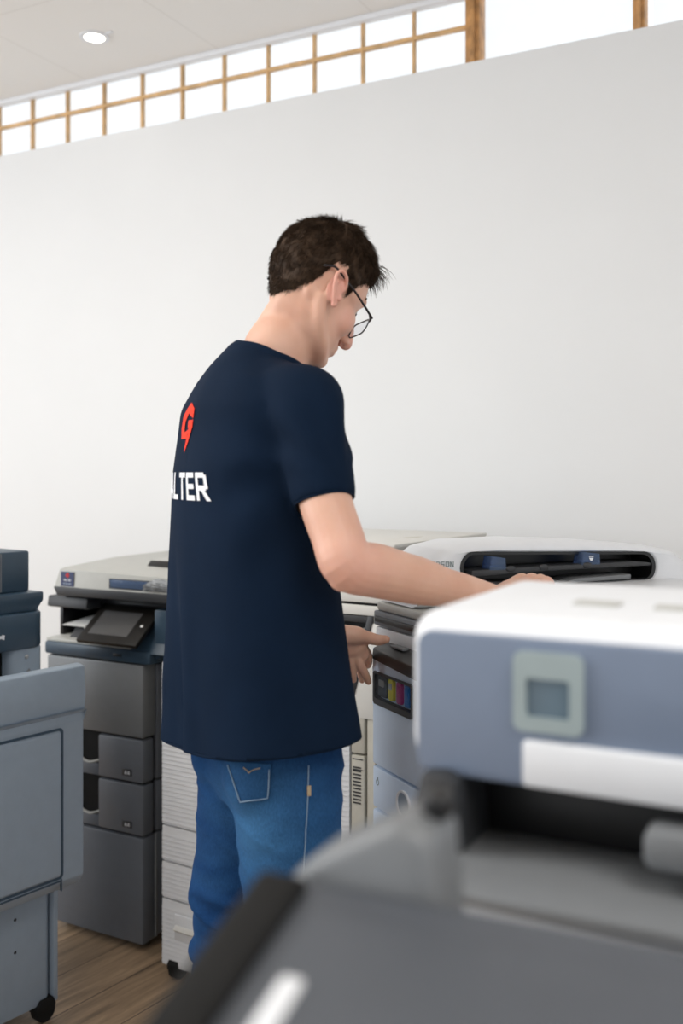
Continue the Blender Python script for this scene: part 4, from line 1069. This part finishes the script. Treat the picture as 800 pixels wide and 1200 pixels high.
pk = part_bm('back_pocket', patch([(268, 893), (318, 895), (315, 936), (281, 940)], .0025), 'denim', jeans); set_wear(pk, .33)
stitch(pk, [(270, 897), (283, 938), (313.5, 934), (316.5, 897)], 'palethread', .0011, .0052)
stitch(pk, [(287, 900), (293, 905), (299, 902), (306, 900)], 'thread', .0009, .0052, 'pocket_arc')
stitch(jeans, [(361, 897), (360, 935), (357, 990), (353, 1040)], 'palethread', .0009, .0022, 'side_seam')
bm = bmesh.new(); p = on_seat(361, 926, .004); rbox(bm, -.003, .003, -.0015, .0015, -.008, .008, r=.0005)
for v in bm.verts: v.co = p+RX*v.co.x+FW*v.co.y+Vector((0, 0, v.co.z))
part_bm('pocket_tab', bm, 'thread', jeans)
# ---- shoes
for an in (AN_R, AN_L):
    b0 = Vector((an.x, an.y, 0))
    bm = bmesh.new(); tube(bm, [b0-fdir*.055+Vector((0, 0, .055)), b0+fdir*.02+Vector((0, 0, .062)), b0+fdir*.11+Vector((0, 0, .045)), b0+fdir*.19+Vector((0, 0, .036))], [.038, .043, .044, .030], 18)
    tube(bm, [b0-fdir*.01+Vector((0, 0, .05)), b0-fdir*.005+Vector((0, 0, .11))], [.042, .041], 18, round_end=False)
    me = voxel(bm, .006, 5); so = part('shoe', me, 'shoe')
    bm = bmesh.new(); pts = []
    for k in range(28):
        q = 2*math.pi*k/28; f_ = math.cos(q)*.145+.067; l_ = math.sin(q)*(.047 if f_ > .06 else .040)
        pts.append(((b0+fdir*f_+fdir.cross(Vector((0, 0, 1)))*l_).x, (b0+fdir*f_+fdir.cross(Vector((0, 0, 1)))*l_).y))
    prism(bm, pts, 'z', .001, .024, r=.004); part_bm('sole', bm, 'sole', so)
# ------------------------------------------------------------------ light: daylight sky + added unseen area lights
w = bpy.data.worlds.new('daylight'); SC.world = w; w.use_nodes = True
bgn = w.node_tree.nodes['Background']; bgn.inputs['Color'].default_value = (.96, .98, 1.0, 1); bgn.inputs['Strength'].default_value = 1.05
def area(name, loc, rot, sx, sy, e, col):
    d = bpy.data.lights.new(name, 'AREA'); d.shape = 'RECTANGLE'; d.size = sx; d.size_y = sy; d.energy = e; d.color = col
    o = bpy.data.objects.new(name, d); COL.objects.link(o); o.location = loc; o.rotation_euler = rot; return o
area('ceiling_fill', (-2.2, .4, CZ-.03), (0, 0, 0), 1.2, 1.2, 32, (1, .965, .91))  # unseen panel added under the ceiling to brighten the room
area('ceiling_fill', (.9, .2, CZ-.03), (0, 0, 0), 1.2, 1.2, 26, (1, .98, .95))  # second added overhead panel, further right and out of view
area('window_daylight', (-4.6, -.6, 2.1), (R(80), 0, R(-62)), 2.4, 1.8, 72, (.92, .96, 1))  # added key lamp for the left-hand daylight; no window is built here
SC.view_settings.exposure = 0.15
